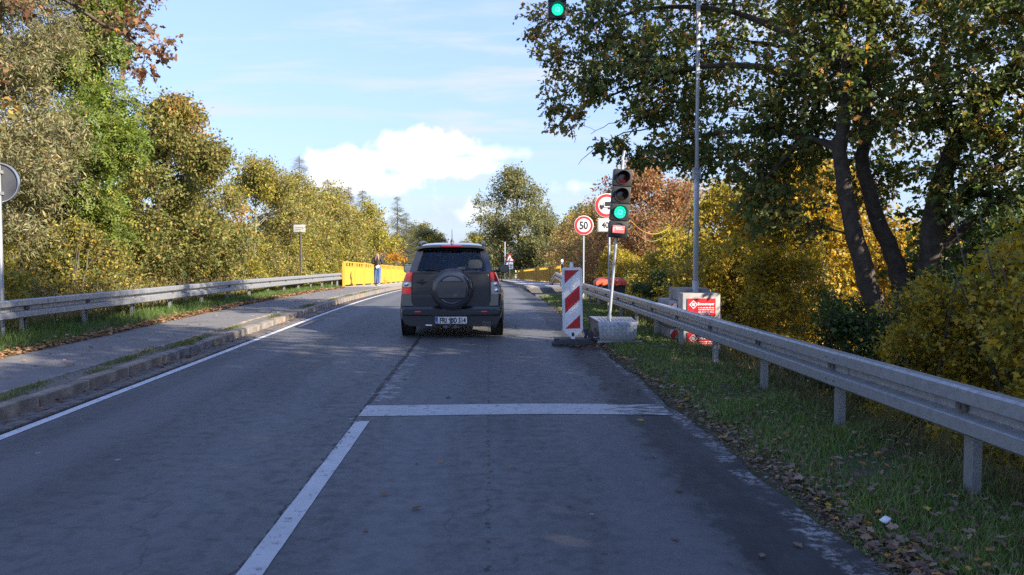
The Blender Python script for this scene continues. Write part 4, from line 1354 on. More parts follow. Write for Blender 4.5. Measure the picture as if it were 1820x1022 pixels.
def framed(name, corners, inset, glass, thick, parent, nrm):
    """four-sided frame with an opening; corners: bl, br, tr, tl; inset: (left, right, bottom, top) as fractions"""
    bl, br, tr, tl = corners
    def at(u, v):
        return lerp3(lerp3(bl, br, u), lerp3(tl, tr, u), v)
    l, r_, b, t_ = inset
    inn = [at(l, b), at(1 - r_, b), at(1 - r_, 1 - t_), at(l, 1 - t_)]
    N = Vector(nrm)
    mb = MB()
    o1 = [Vector(p) for p in corners]
    i1 = [Vector(p) for p in inn]
    vs = o1 + i1 + [p - N * thick for p in o1] + [p - N * thick for p in i1]
    fs = []
    for k in range(4):
        k2 = (k + 1) % 4
        fs += [(k, k2, 4 + k2, 4 + k), (8 + k, 12 + k, 12 + k2, 8 + k2), (4 + k, 4 + k2, 12 + k2, 12 + k), (k, 8 + k, 8 + k2, k2)]
    mb.add(vs, fs)
    f = mb.obj(name, PAINT, parent)
    g_ = MB()
    gv = [p - N * 0.008 for p in i1] + [p - N * 0.013 for p in i1]
    g_.add(gv, [(0, 1, 2, 3), (7, 6, 5, 4), (0, 4, 5, 1), (1, 5, 6, 2), (2, 6, 7, 3), (3, 7, 4, 0)])
    g_.obj('window', glass, f)
    # black seal round the pane
    s_ = MB()
    c_ = sum(i1, Vector()) / 4
    j1 = [p + (c_ - p).normalized() * 0.028 for p in i1]
    q = [p - N * 0.0055 for p in i1] + [p - N * 0.0055 for p in j1]
    s_.add(q, [(k, (k + 1) % 4, 4 + (k + 1) % 4, 4 + k) for k in range(4)])
    s_.obj('seal', TRIM, f)
    return f


RL = [(-0.728, 0.085, 1.152), (0.728, 0.085, 1.152), (0.585, 0.300, 1.605), (-0.585, 0.300, 1.605)]
nr = (Vector(RL[1]) - Vector(RL[0])).cross(Vector(RL[3]) - Vector(RL[0])).normalized()
framed('rear_frame', RL, (0.072, 0.072, 0.015, 0.13), GLASS_DARK, 0.05, car, nr)
FR = [(0.722, 2.98, 1.10), (-0.722, 2.98, 1.10), (-0.585, 2.20, 1.60), (0.585, 2.20, 1.60)]
nf = (Vector(FR[1]) - Vector(FR[0])).cross(Vector(FR[3]) - Vector(FR[0])).normalized()
framed('windscreen_frame', FR, (0.05, 0.05, 0.02, 0.05), GLASS_CLEAR, 0.05, car, nf)
for sx in (-1, 1):
    ybr = [0.088, 0.95, 1.90, 2.975]
    ytr = [0.303, 0.98, 1.80, 2.20]
    for k_ in range(3):
        zb = [1.15, 1.143, 1.13, 1.10]
        zt = 1.602
        c = [(sx * 0.727, ybr[k_], zb[k_]), (sx * 0.727, ybr[k_ + 1], zb[k_ + 1]), (sx * 0.586, ytr[k_ + 1], zt), (sx * 0.586, ytr[k_], zt)]
        if sx < 0:
            c = [c[1], c[0], c[3], c[2]]
        nn = (Vector(c[1]) - Vector(c[0])).cross(Vector(c[3]) - Vector(c[0])).normalized()
        framed('side_frame', c, ((0.10, 0.06, 0.02, 0.10) if sx > 0 else (0.06, 0.10, 0.02, 0.10)), GLASS_DARK if k_ < 2 else GLASS_CLEAR, 0.04, car, nn)

# roof: crowned panel with spoiler lip
rf = MB()
xs = [-0.590, -0.582, -0.565, -0.53, -0.46, -0.32, -0.15, 0.0, 0.15, 0.32, 0.46, 0.53, 0.565, 0.582, 0.590]
ys = [0.185, 0.23, 0.35, 0.8, 1.4, 1.9, 2.15, 2.24]
zf_ = lambda x, y: 1.592 + 0.075 * (1 - (abs(x) / 0.5905) ** 5) ** 0.7 * float(np.interp(y, [0.185, 0.35, 1.2, 2.24], [0.55, 0.9, 1.1, 0.5])) + float(np.interp(y, [0.185, 0.8], [-0.008, 0.0]))
vs = [(x * (0.97 if y < 0.2 else 1), y, zf_(x, y)) for y in ys for x in xs]
w = len(xs)
fs = [(j * w + i, j * w + i + 1, (j + 1) * w + i + 1, (j + 1) * w + i) for j in range(len(ys) - 1) for i in range(w - 1)]
rf.add(vs, fs, 0, True)
b0 = len(vs)
vs2 = [(x, y, z - 0.045) if not 0.36 > y else (x, y, z - 0.040) for x, y, z in vs]
rf.add(vs2, [tuple(reversed(f)) for f in fs], 0, False)
rim_idx = [i for i in range(w)] + [j * w + w - 1 for j in range(1, len(ys))] + [(len(ys) - 1) * w + i for i in range(w - 2, -1, -1)] + [j * w for j in range(len(ys) - 2, 0, -1)]
rf.add(vs + vs2, [(rim_idx[k], b0 + rim_idx[k], b0 + rim_idx[(k + 1) % len(rim_idx)], rim_idx[(k + 1) % len(rim_idx)]) for k in range(len(rim_idx))], 0, False)
roof = rf.obj('roof', PAINT, car)
MB().bbox(-0.175, 0.175, 0.165, 0.192, 1.592, 1.626, 0.006).obj('brake_light', pmat('lens_dark_red', (0.20, 0.010, 0.014), 0.2, coat=0.6), roof)
for sx in (-1, 1):
    rr = MB()
    rr.tube([(sx * 0.560, 0.30, 1.62), (sx * 0.563, 0.36, 1.650), (sx * 0.565, 0.50, 1.672), (sx * 0.565, 1.2, 1.688), (sx * 0.565, 1.95, 1.676), (sx * 0.565, 2.08, 1.62)], [0.03, 0.026, 0.022, 0.022, 0.022, 0.03], 10)
    rr.obj('roof_rail', pmat('rail_dark', (0.06, 0.06, 0.065), 0.35, 0.6), car)
MB().lathe([(0.035, 0.0), (0.028, 0.03), (0.010, 0.07), (0.006, 0.09)], (0.0, 0.45, 1.665), 'z', 12).tube([(0, 0.45, 1.75), (0, 0.40, 1.90)], [0.006, 0.004], 6).obj('antenna', BLACK, car)

# spare wheel under its round cover
sp = MB()
sp.lathe([(0.345, -0.02), (0.362, -0.05), (0.366, -0.16), (0.355, -0.215), (0.325, -0.245), (0.27, -0.258), (0.0, -0.262)], (0.02, 0.048, 0.862), 'y', 56)
COVER = pmat('cover_grey', (0.058, 0.059, 0.066), 0.28, 0.5, coat=0.8)
sc_ = sp.obj('spare_wheel_cover', COVER, car)


def band(zlo, zhi, rad, y_, bev):
    import_pts = []
    ks = 14
    a0, a1 = math.asin(zlo / rad), math.asin(zhi / rad)
    rp_ = [(rad * math.cos(a0 + (a1 - a0) * i / ks), rad * math.sin(a0 + (a1 - a0) * i / ks)) for i in range(ks + 1)]
    lp_ = [(-x, z) for x, z in reversed(rp_)]
    return rp_ + lp_


pb = band(-0.155, 0.150, 0.262, 0, 0)
inner = [(x * 0.955, max(min(z, 0.150 - 0.016), -0.155 + 0.016)) for x, z in pb]
bm_ = MB()
nb_ = len(pb)
vs = [(x, -0.205, z) for x, z in pb] + [(x, -0.234, z) for x, z in inner]
bm_.add(vs, [(k, (k + 1) % nb_, nb_ + (k + 1) % nb_, nb_ + k) for k in range(nb_)])
bm_.add(vs, [tuple(range(nb_, 2 * nb_))])
bm_.obj('raised_band', COVER, sc_, (0.02, 0.0, 0.862))
arc = MB()
for z0, r0_, r1_, a0, a1 in ((0.0, 0.225, 0.255, 38, 142), (0.0, 0.225, 0.255, 218, 322)):
    K = 16
    vs = []
    for i in range(K + 1):
        a = R(a0 + (a1 - a0) * i / K)
        vs += [(r0_ * math.cos(a), -0.212, r0_ * math.sin(a)), ((r0_ + r1_) / 2 * math.cos(a), -0.222, (r0_ + r1_) / 2 * math.sin(a)), (r1_ * math.cos(a), -0.210, r1_ * math.sin(a))]
    arc.add(vs, [(i * 3 + j, i * 3 + j + 1, i * 3 + 4 + j, i * 3 + 3 + j) for i in range(K) for j in range(2)], 0, True)
arc.obj('raised_arc', COVER, sc_, (0.02, 0.0, 0.862))
MB().lathe([(0.333, -0.001), (0.338, -0.010), (0.345, -0.001)], (0.02, -0.18, 0.862), 'y', 56, caps=False).obj('rim_bead', COVER, sc_)

# number plate and tow bar
npl = MB().bbox(-0.275, 0.275, -0.060, -0.045, 0.265, 0.385, 0.004).obj('number_plate', WHITE, car)
MB().box(-0.272, -0.225, -0.0625, -0.0602, 0.268, 0.382).obj('blue_band', pmat('plate_blue', (0.02, 0.07, 0.38), 0.4), npl)
MB().box(-0.285, 0.285, -0.056, -0.040, 0.245, 0.262).obj('plate_holder', TRIM, npl)
link('lettering', text_mesh('D', 0.040, WHITE, 0.002, bold=0.001), npl, (-0.249, -0.0635, 0.288), UPRIGHT)
link('lettering', text_mesh('FRI', 0.122, INK, 0.003, squeeze=0.80, bold=0.004), npl, (-0.135, -0.062, 0.325), UPRIGHT)
link('lettering', text_mesh('DD 514', 0.122, INK, 0.003, squeeze=0.68, bold=0.004), npl, (0.118, -0.062, 0.325), UPRIGHT)
MB().lathe([(0.013, 0.0), (0.013, -0.003), (0.0, -0.003)], (-0.035, -0.0602, 0.345), 'y', 14).obj('seal_badge', pmat('badge_green', (0.25, 0.3, 0.2), 0.5), npl)
tb = MB()
tb.tube([(0, 0.25, 0.25), (0, 0.02, 0.23), (0, -0.10, 0.225), (0, -0.145, 0.25), (0, -0.145, 0.325)], [0.028, 0.026, 0.024, 0.02, 0.014], 10)
s0 = len(tb.v)
tb.lathe([(0.0, -0.026), (0.015, -0.022), (0.026, -0.008), (0.027, 0.006), (0.018, 0.021), (0.0, 0.027)], (0, -0.145, 0.348), 'z', 16)
tb.box(-0.14, 0.14, -0.02, 0.03, 0.19, 0.235)
tb.lathe([(0.03, 0), (0.03, -0.05), (0.0, -0.05)], (0.075, -0.02, 0.215), 'y', 12).lathe([(0.03, 0), (0.03, -0.05), (0.0, -0.05)], (-0.085, -0.02, 0.215), 'y', 12)
tb.obj('tow_bar', pmat('tow_steel', (0.12, 0.12, 0.125), 0.5, 0.6), car)
un = MB().box(-0.62, 0.62, 0.35, 0.75, 0.20, 0.30).tube([(-0.62, 0.62, 0.33), (0.62, 0.62, 0.33)], 0.06, 10)
un.bbox(0.20, 0.52, 0.12, 0.50, 0.21, 0.30, 0.04).obj('underbody', TRIM, car)
ex = MB()
ex.lathe([(0.033, 0.12), (0.033, 0.0), (0.027, 0.0), (0.027, 0.10)], (0.575, -0.03, 0.265), 'y', 16).lathe([(0.026, 0.12), (0.026, 0.0), (0.02, 0.0), (0.02, 0.10)], (0.655, -0.02, 0.27), 'y', 16)
ex.tube([(0.40, 0.12, 0.24), (0.25, 0.06, 0.235)], 0.022, 8)
ex.obj('exhaust_pipe', CHROME, car)
MB().tube([(-0.44, -0.01, 0.235), (-0.33, -0.012, 0.232)], 0.016, 8).obj('tow_eye', CHROME, car)

# wheels
for sx in (-1, 1):
    for wy in (0.78, 3.42):
        ty = MB()
        ty.lathe([(0.23, -0.115), (0.30, -0.118), (0.335, -0.105), (0.350, -0.08), (0.350, 0.08), (0.335, 0.105), (0.30, 0.118), (0.23, 0.115)], (0, 0, 0), 'x', 40)
        for k_ in range(40):
            a = 2 * math.pi * k_ / 40
            for rowx in (-0.055, 0.055):
                s0 = len(ty.v)
                ty.box(rowx - 0.045, rowx + 0.045, -0.016, 0.016, 0.345, 0.358)
                ty.xf(Matrix.Rotation(a + (0.08 if rowx > 0 else 0), 4, 'X'), s0)
        wo = ty.obj('wheel', RUBBER, car, (sx * 0.775, wy, 0.356))
        rm_ = MB().lathe([(0.23, sx * 0.10), (0.225, sx * 0.085), (0.20, sx * 0.04), (0.05, sx * 0.06), (0.0, sx * 0.065)], (0, 0, 0), 'x', 30)
        for k_ in range(5):
            s0 = len(rm_.v)
            rm_.box(min(sx * 0.062, sx * 0.09), max(sx * 0.062, sx * 0.09), -0.03, 0.03, 0.03, 0.222)
            rm_.xf(Matrix.Rotation(2 * math.pi * k_ / 5, 4, 'X'), s0)
        rm_.obj('rim', STEEL, wo)
        # flared arch
        ar = MB()
        K = 18
        vs = []
        for i in range(K + 1):
            a = R(-8 + 196 * i / K)
            c_, s_ = math.cos(a), math.sin(a)
            for (r_, x_) in ((0.39, 0.875), (0.395, 0.915), (0.43, 0.918), (0.49, 0.893)):
                vs.append((sx * x_, wy + r_ * c_, 0.356 + r_ * s_))
        ar.add(vs, [(i * 4 + j, i * 4 + j + 1, i * 4 + 5 + j, i * 4 + 4 + j) for i in range(K) for j in range(3)], 0, True)
        ar.obj('wheel_arch', PAINT, car)
        dk = MB().lathe([(0.40, 0.0), (0.0, 0.0)], (sx * 0.904, wy, 0.356), 'x', 32, smooth=False)
        dk.obj('arch_liner', TRIM, car)
        wo.location.x = sx * 0.802
        wo.scale.x = 0.98

# mirrors
for sx in (-1, 1):
    mr = MB()
    prof = [(0.0, -0.075), (0.0, 0.075)]
    vs, fs = [], []
    K = 20
    for (dy, s_) in ((0.0, 1.0), (0.03, 1.04), (0.10, 0.90), (0.15, 0.55)):
        for k_ in range(K):
            a = 2 * math.pi * k_ / K
            vs.append((0.098 * s_ * math.copysign(abs(math.cos(a)) ** 0.65, math.cos(a)), dy, 0.082 * s_ * math.copysign(abs(math.sin(a)) ** 0.65, math.sin(a))))
    fs = [(i * K + k_, i * K + (k_ + 1) % K, (i + 1) * K + (k_ + 1) % K, (i + 1) * K + k_) for i in range(3) for k_ in range(K)]
    mr.add(vs, fs, 0, True)
    mr.add(vs, [tuple(range(K - 1, -1, -1)), tuple(range(3 * K, 4 * K))])
    mo = mr.obj('mirror', BLACK if sx > 0 else PAINT, car, (sx * 0.965, 2.36, 1.16))
    gm = MB()
    gm.add([(v[0] * 0.86, -0.003, v[2] * 0.84) for v in vs[:K]], [tuple(range(K - 1, -1, -1))])
    gm.obj('mirror_glass', pmat('mirror_dark_reflection', (0.10, 0.11, 0.12), 0.08, 1.0) if sx > 0 else pmat('mirror_sky_reflection', (0.45, 0.5, 0.55), 0.06, 1.0), mo)  # reflections put into the glass colour: dark on the right, blue sky left
    MB().tube([(sx * -0.06, 0.05, -0.04), (sx * -0.25, 0.10, -0.06)], 0.025, 8).obj('mirror_arm', BLACK, mo)
    MB().bbox(min(sx * 0.885, sx * 0.912), max(sx * 0.885, sx * 0.912), 1.15, 1.32, 0.955, 0.985, 0.008).obj('door_handle', PAINT, car)
    MB().box(min(sx * 0.897, sx * 0.906), max(sx * 0.897, sx * 0.906), 1.26, 2.95, 0.56, 0.62).obj('side_strip', PLASTIC, car)

# rear wiper
MB().tube([(-0.14, 0.072, 1.165), (-0.28, 0.083, 1.195), (-0.42, 0.086, 1.190)], [0.012, 0.008, 0.006], 6).tube([(-0.20, 0.10, 1.215), (-0.45, 0.095, 1.20)], 0.007, 6).obj('wiper', TRIM, car)

# what one sees through the rear window
for k_, (sx, sy, hz_) in enumerate(((-0.36, 2.0, 1.43), (0.36, 2.0, 1.43), (-0.38, 0.95, 1.36), (0.40, 0.95, 1.36))):
    st_ = MB().bbox(sx - 0.24, sx + 0.24, sy, sy + 0.14, 0.9, hz_ - 0.21, 0.05).bbox(sx - 0.135, sx + 0.135, sy - 0.01, sy + 0.09, hz_ - 0.17, hz_, 0.045)
    st_.tube([(sx - 0.06, sy + 0.05, hz_ - 0.25), (sx - 0.06, sy + 0.05, hz_ - 0.12)], 0.008, 6).tube([(sx + 0.06, sy + 0.05, hz_ - 0.25), (sx + 0.06, sy + 0.05, hz_ - 0.12)], 0.008, 6)
    st_.obj('seat', DARKIN, car)
MB().bbox(-0.12, 0.12, 2.22, 2.25, 1.47, 1.54, 0.01).tube([(0, 2.25, 1.53), (0, 2.32, 1.60)], 0.01, 6).obj('inside_mirror', DARKIN, car)
drv = MB().bbox(-0.20, 0.20, 1.86, 1.98, 1.157, 1.20, 0.02)
drv.obj('parcel_ledge', DARKIN, car)

# ------------------------------------------------------------------ the walking woman, seen from behind
SKIN = pmat('skin', (0.55, 0.36, 0.27), 0.55)
JEANS = pmat('denim', (0.055, 0.12, 0.26), 0.8, var=(7.0, (0.035, 0.08, 0.19), 0.8), bump=(60.0, 0.3))
JACKET = pmat('black_jacket', (0.010, 0.010, 0.013), 0.7, var=(8.0, (0.018, 0.018, 0.022), 0.6), bump=(14.0, 0.4))
HAIR = pmat('hair', (0.12, 0.07, 0.045), 0.5, var=(10.0, (0.28, 0.18, 0.12), 0.8), bump=(40.0, 0.4))
SHOE = pmat('shoe_dark', (0.04, 0.04, 0.042), 0.6)
SOLE = pmat('shoe_white', (0.70, 0.69, 0.66), 0.6)
BAG = pmat('bag_cream', (0.50, 0.48, 0.44), 0.6, var=(6.0, (0.64, 0.62, 0.56), 0.6))


def skin_obj(name, verts, edges, radii, mat, parent, root=0, levels=2):
    me = bpy.data.meshes.new(name)
    me.from_pydata(verts, edges, [])
    me.materials.append(mat)
    o = link(name, me, parent)
    o.modifiers.new('skin', 'SKIN')
    if not me.skin_vertices:
        with bpy.context.temp_override(object=o, active_object=o):
            bpy.ops.mesh.customdata_skin_add()
    sk_ = me.skin_vertices[0].data
    for i, r_ in enumerate(radii):
        sk_[i].radius = r_ if isinstance(r_, tuple) else (r_, r_)
        sk_[i].use_root = (i == root)
    sb_ = o.modifiers.new('subsurf', 'SUBSURF')
    sb_.levels = levels
    sb_.render_levels = levels
    for p in me.polygons:
        p.use_smooth = True
    o.modifiers['skin'].use_smooth_shade = True
    return o


wx, wy = -5.50, 40.6
pz = road_z(wy) + 0.134
wm = thing('person', 'person with long brown hair, black jacket and blue jeans walking beside the yellow railing', 'person', (wx, wy, pz), R(3))
# skeleton: pelvis 0, spine, chest, neck, head; legs; arms bent forward
V = [(0, 0, 0.93), (0, 0.0, 1.08), (0, 0.01, 1.25), (0, 0.02, 1.40), (0, 0.035, 1.47), (0, 0.055, 1.58), (0, 0.05, 1.64),
     (-0.085, 0, 0.90), (-0.085, 0.06, 0.50), (-0.08, -0.02, 0.10), (-0.08, 0.10, 0.045),
     (0.085, 0, 0.90), (0.085, -0.01, 0.50), (0.08, -0.14, 0.11), (0.08, -0.03, 0.05),
     (-0.155, 0.01, 1.37), (-0.235, -0.01, 1.13), (-0.16, 0.19, 1.10), (0.155, 0.01, 1.37), (0.235, -0.01, 1.13), (0.16, 0.19, 1.10),
     (-0.115, 0.25, 1.12), (0.115, 0.25, 1.12)]
E = [(0, 1), (1, 2), (2, 3), (3, 4), (4, 5), (5, 6), (0, 7), (7, 8), (8, 9), (9, 10), (0, 11), (11, 12), (12, 13), (13, 14), (3, 15), (15, 16), (16, 17), (3, 18), (18, 19), (19, 20), (17, 21), (20, 22)]
Rd = [(0.13, 0.10), (0.11, 0.085), (0.125, 0.095), (0.11, 0.085), 0.05, (0.075, 0.095), (0.06, 0.07), 0.085, 0.055, 0.04, 0.035, 0.085, 0.055, 0.04, 0.035, 0.05, 0.038, 0.028, 0.05, 0.038, 0.028, (0.034, 0.016), (0.034, 0.016)]
fx = []
for s_, wi in ((-1, 21), (1, 22)):
    for f_ in range(4):
        b_ = len(V)
        V.append((s_ * (0.115 - 0.018 * f_ + 0.02), 0.315, 1.135 + 0.010 * f_))
        V.append((s_ * (0.10 - 0.018 * f_ + 0.01), 0.345 - 0.004 * abs(f_ - 1), 1.165 + 0.008 * f_))
        E += [(wi, b_), (b_, b_ + 1)]
        Rd += [0.010, 0.008]
    b_ = len(V)
    V.append((s_ * 0.085, 0.27, 1.16))
    E.append((wi, b_))
    Rd.append(0.011)
pb_ = skin_obj('body', V, E, Rd, SKIN, wm)
skin_obj('jeans', [(0, 0, 0.97), (-0.09, 0, 0.88), (-0.09, 0.06, 0.50), (-0.085, -0.02, 0.10), (0.09, 0, 0.88), (0.09, -0.01, 0.50), (0.085, -0.13, 0.12), (0, 0, 1.02)],
         [(0, 1), (1, 2), (2, 3), (0, 4), (4, 5), (5, 6), (0, 7)], [(0.155, 0.125), 0.108, 0.088, 0.082, 0.108, 0.088, 0.082, (0.14, 0.11)], JEANS, wm)
skin_obj('jacket', [(0, 0, 0.87), (0, 0.0, 1.08), (0, 0.01, 1.27), (0, 0.02, 1.40), (-0.16, 0.01, 1.38), (-0.25, -0.02, 1.13), (-0.165, 0.17, 1.10), (0.16, 0.01, 1.38), (0.25, -0.02, 1.13), (0.165, 0.17, 1.10), (0, 0.03, 1.455)],
         [(0, 1), (1, 2), (2, 3), (3, 4), (4, 5), (5, 6), (3, 7), (7, 8), (8, 9), (3, 10)], [(0.165, 0.13), (0.16, 0.125), (0.165, 0.125), (0.14, 0.11), 0.075, 0.068, 0.045, 0.075, 0.068, 0.045, (0.07, 0.06)], JACKET, wm, root=1)
ha = skin_obj('hair', [(0, 0.03, 1.645), (0, 0.0, 1.57), (-0.055, -0.06, 1.47), (-0.085, -0.085, 1.34), (-0.08, -0.09, 1.24), (0.055, -0.06, 1.47), (0.07, -0.085, 1.34), (0.065, -0.10, 1.26), (0, -0.08, 1.42)],
              [(0, 1), (1, 2), (2, 3), (3, 4), (1, 5), (5, 6), (6, 7), (1, 8)], [(0.075, 0.08), (0.10, 0.10), (0.062, 0.05), (0.055, 0.035), (0.03, 0.018), (0.062, 0.05), (0.055, 0.035), (0.03, 0.018), (0.06, 0.04)], HAIR, wm)
for s_, (fx_, fy_, fz_), pit in ((-1, (-0.085, 0.03, 0.0), 0), (1, (0.083, -0.11, 0.015), -18)):
    sh = MB()
    outl = [(-0.042, -0.09), (0.042, -0.09), (0.05, 0.02), (0.046, 0.11), (0.02, 0.16), (-0.02, 0.16), (-0.046, 0.11), (-0.05, 0.02)]
    sh.prism(outl, 'z', 0.0, 0.028, 1)
    n8 = len(outl)
    vs = [(x, y, 0.0285) for x, y in outl] + [(x * 0.85, y * 0.9 - 0.01, 0.075 if y < 0.05 else 0.055) for x, y in outl] + [(x * 0.7, -0.03 + y * 0.35, 0.105) for x, y in outl]
    sh.add(vs, [(r_ * n8 + k_, r_ * n8 + (k_ + 1) % n8, r_ * n8 + n8 + (k_ + 1) % n8, r_ * n8 + n8 + k_) for r_ in range(2) for k_ in range(n8)] + [tuple(range(2 * n8, 3 * n8))], 0, True)
    sh.obj('shoe', [SHOE, SOLE], wm, (fx_, fy_, fz_), (R(pit), 0, 0))
bg_ = thing('shoulder_bag', 'small cream bag hanging at the back of the walking person', 'bag', (wx + 0.045, wy - 0.185, pz + 0.965), R(3))
bgm = MB().bbox(-0.10, 0.10, -0.03, 0.03, -0.07, 0.07, 0.028)
bgm.xf(Matrix.Rotation(R(-28), 4, 'Y'))
bgm.obj('pouch', BAG, bg_)
MB().box(-0.02, 0.0, -0.040, -0.0345, -0.06, -0.045).obj('clasp', CHROME, bg_)
MB().tube([(0.10, -0.01, 0.10), (0.08, -0.02, 0.25), (0.0, 0.015, 0.36), (-0.10, 0.08, 0.44), (-0.14, 0.16, 0.45)], 0.007, 6).obj('strap', JACKET, bg_)

# ------------------------------------------------------------------ vegetation
SHAPES = {
    'oval': (np.array([(0, 0, 0), (.42, .28, .05), (1, 0, -.04), (.42, -.28, .05)], float), [(0, 1, 2), (0, 2, 3)]),
    'slim': (np.array([(0, 0, 0), (.45, .12, .03), (1, 0, -.05), (.45, -.12, .03)], float), [(0, 1, 2), (0, 2, 3)]),
    'lobed': (np.array([(0, 0, 0), (.28, .26, .05), (.38, .13, .02), (.60, .37, .06), (.70, .19, .02), (1, 0, -.05),
                        (.28, -.26, .05), (.38, -.13, .02), (.60, -.37, .06), (.70, -.19, .02)], float),
              [(0, 1, 2), (2, 3, 4), (0, 2, 4, 5), (0, 7, 6), (7, 9, 8), (0, 5, 9, 7)]),
    'maple': (np.array([(0, 0, 0), (.28, .50, .06), (.46, .22, .01), (1, 0, -.05), (.46, -.22, .01), (.28, -.50, .06)], float), [(0, 1, 2), (0, 2, 3), (0, 3, 4), (0, 4, 5)]),
}
_pin_v, _pin_f = [], []
for _k in range(4):
    for _s in (-1, 1):
        if _k == 3 and _s == 1:
            continue
        x0 = 0.12 + 0.22 * _k
        b_ = len(_pin_v)
        dx, dy = (0.11, 0.28 * _s) if _k < 3 else (0.28, 0.0)
        px, py = (-dy * 0.28, dx * 0.28)
        zz = -0.10 * x0 * x0
        _pin_v += [(x0, 0, zz), (x0 + dx * .5 + px, dy * .5 + py, zz + .02), (x0 + dx, dy, zz - .05), (x0 + dx * .5 - px, dy * .5 - py, zz + .02)]
        _pin_f.append((b_, b_ + 1, b_ + 2, b_ + 3))
SHAPES['pinnate'] = (np.array(_pin_v, float), _pin_f)
_nd_v, _nd_f = [], []
for _k in range(4):
    for _s in (-1, 1):
        x0 = 0.08 + 0.22 * _k
        b_ = len(_nd_v)
        _nd_v += [(x0, 0, 0), (x0 + .10, .06 * _s, .0), (x0 + .26, .20 * _s, -.05)]
        _nd_f.append((b_, b_ + 1, b_ + 2))
SHAPES['needle'] = (np.array(_nd_v, float), _nd_f)


def unit(a):
    return a / np.maximum(np.linalg.norm(a, axis=-1, keepdims=True), 1e-9)


def leaves_mesh(name, P, D, N, S, shape, cols, mat):
    tv, tf = SHAPES[shape]
    n, k = len(P), len(tv)
    D = unit(D)
    B = unit(np.cross(N, D))
    N = np.cross(D, B)
    vs = P[:, None, :] + S[:, None, None] * (tv[None, :, 0:1] * D[:, None, :] + tv[None, :, 1:2] * B[:, None, :] + tv[None, :, 2:3] * N[:, None, :])
    flat = np.array([i for f in tf for i in f])
    lens = np.array([len(f) for f in tf])
    loops = (flat[None, :] + (np.arange(n) * k)[:, None]).ravel()
    tot = np.tile(lens, n)
    starts = np.concatenate([[0], np.cumsum(tot)[:-1]])
    C = np.concatenate([np.repeat(cols, k, axis=0), np.ones((n * k, 1))], axis=1)
    return np_mesh(name, vs.reshape(-1, 3), loops, starts, mat, C)


def tubes_mesh(name, parts, mat):
    """parts: list of (paths (n,m,3), radii (n,m), sides)"""
    V, L, off = [], [], 0
    for paths, rad, sides in parts:
        n, m, _ = paths.shape
        if n == 0:
            continue
        d = np.gradient(paths, axis=1)
        d = unit(d)
        ref = np.where(np.abs(d[:, :1, 2:3]) < 0.9, np.array([[[0., 0., 1.]]]), np.array([[[1., 0., 0.]]]))
        u = unit(np.cross(np.broadcast_to(ref, d.shape), d))
        w = np.cross(d, u)
        a = 2 * np.pi * np.arange(sides) / sides
        ring = paths[:, :, None, :] + rad[:, :, None, None] * (np.cos(a)[None, None, :, None] * u[:, :, None, :] + np.sin(a)[None, None, :, None] * w[:, :, None, :])
        V.append(ring.reshape(-1, 3))
        idx = off + np.arange(n * m * sides).reshape(n, m, sides)
        a0, a1 = idx[:, :-1, :], idx[:, 1:, :]
        q = np.stack([a0, np.roll(a0, -1, 2), np.roll(a1, -1, 2), a1], axis=-1)
        L.append(q.reshape(-1))
        off += n * m * sides
    V = np.concatenate(V)
    L = np.concatenate(L)
    return np_mesh(name, V, L, np.arange(0, len(L), 4), mat, None, True)


def smooth_path(pts, m, rs=None, wob=0.0):
    """resample a polyline through pts (Catmull-Rom) at m points"""
    p = np.array(pts, float)
    q = np.vstack([2 * p[0] - p[1], p, 2 * p[-1] - p[-2]])
    ts = np.linspace(0, len(p) - 1 - 1e-6, m)
    out = []
    for t in ts:
        i = int(t)
        f = t - i
        a, b, c, d = q[i], q[i + 1], q[i + 2], q[i + 3]
        out.append(0.5 * ((2 * b) + (c - a) * f + (2 * a - 5 * b + 4 * c - d) * f * f + (3 * b - a - 3 * c + d) * f ** 3))
    out = np.array(out)
    if wob and rs is not None:
        w = rs.normal(0, wob, out.shape)
        w[0] = 0
        out += w
    return out


def pick_cols(rs, n, palette):
    c = np.array([p[0] for p in palette], float)
    w = np.array([p[1] for p in palette], float)
    i = rs.choice(len(c), n, p=w / w.sum())
    return c[i] * rs.uniform(0.72, 1.28, (n, 1)) * rs.uniform(0.93, 1.07, (n, 3))


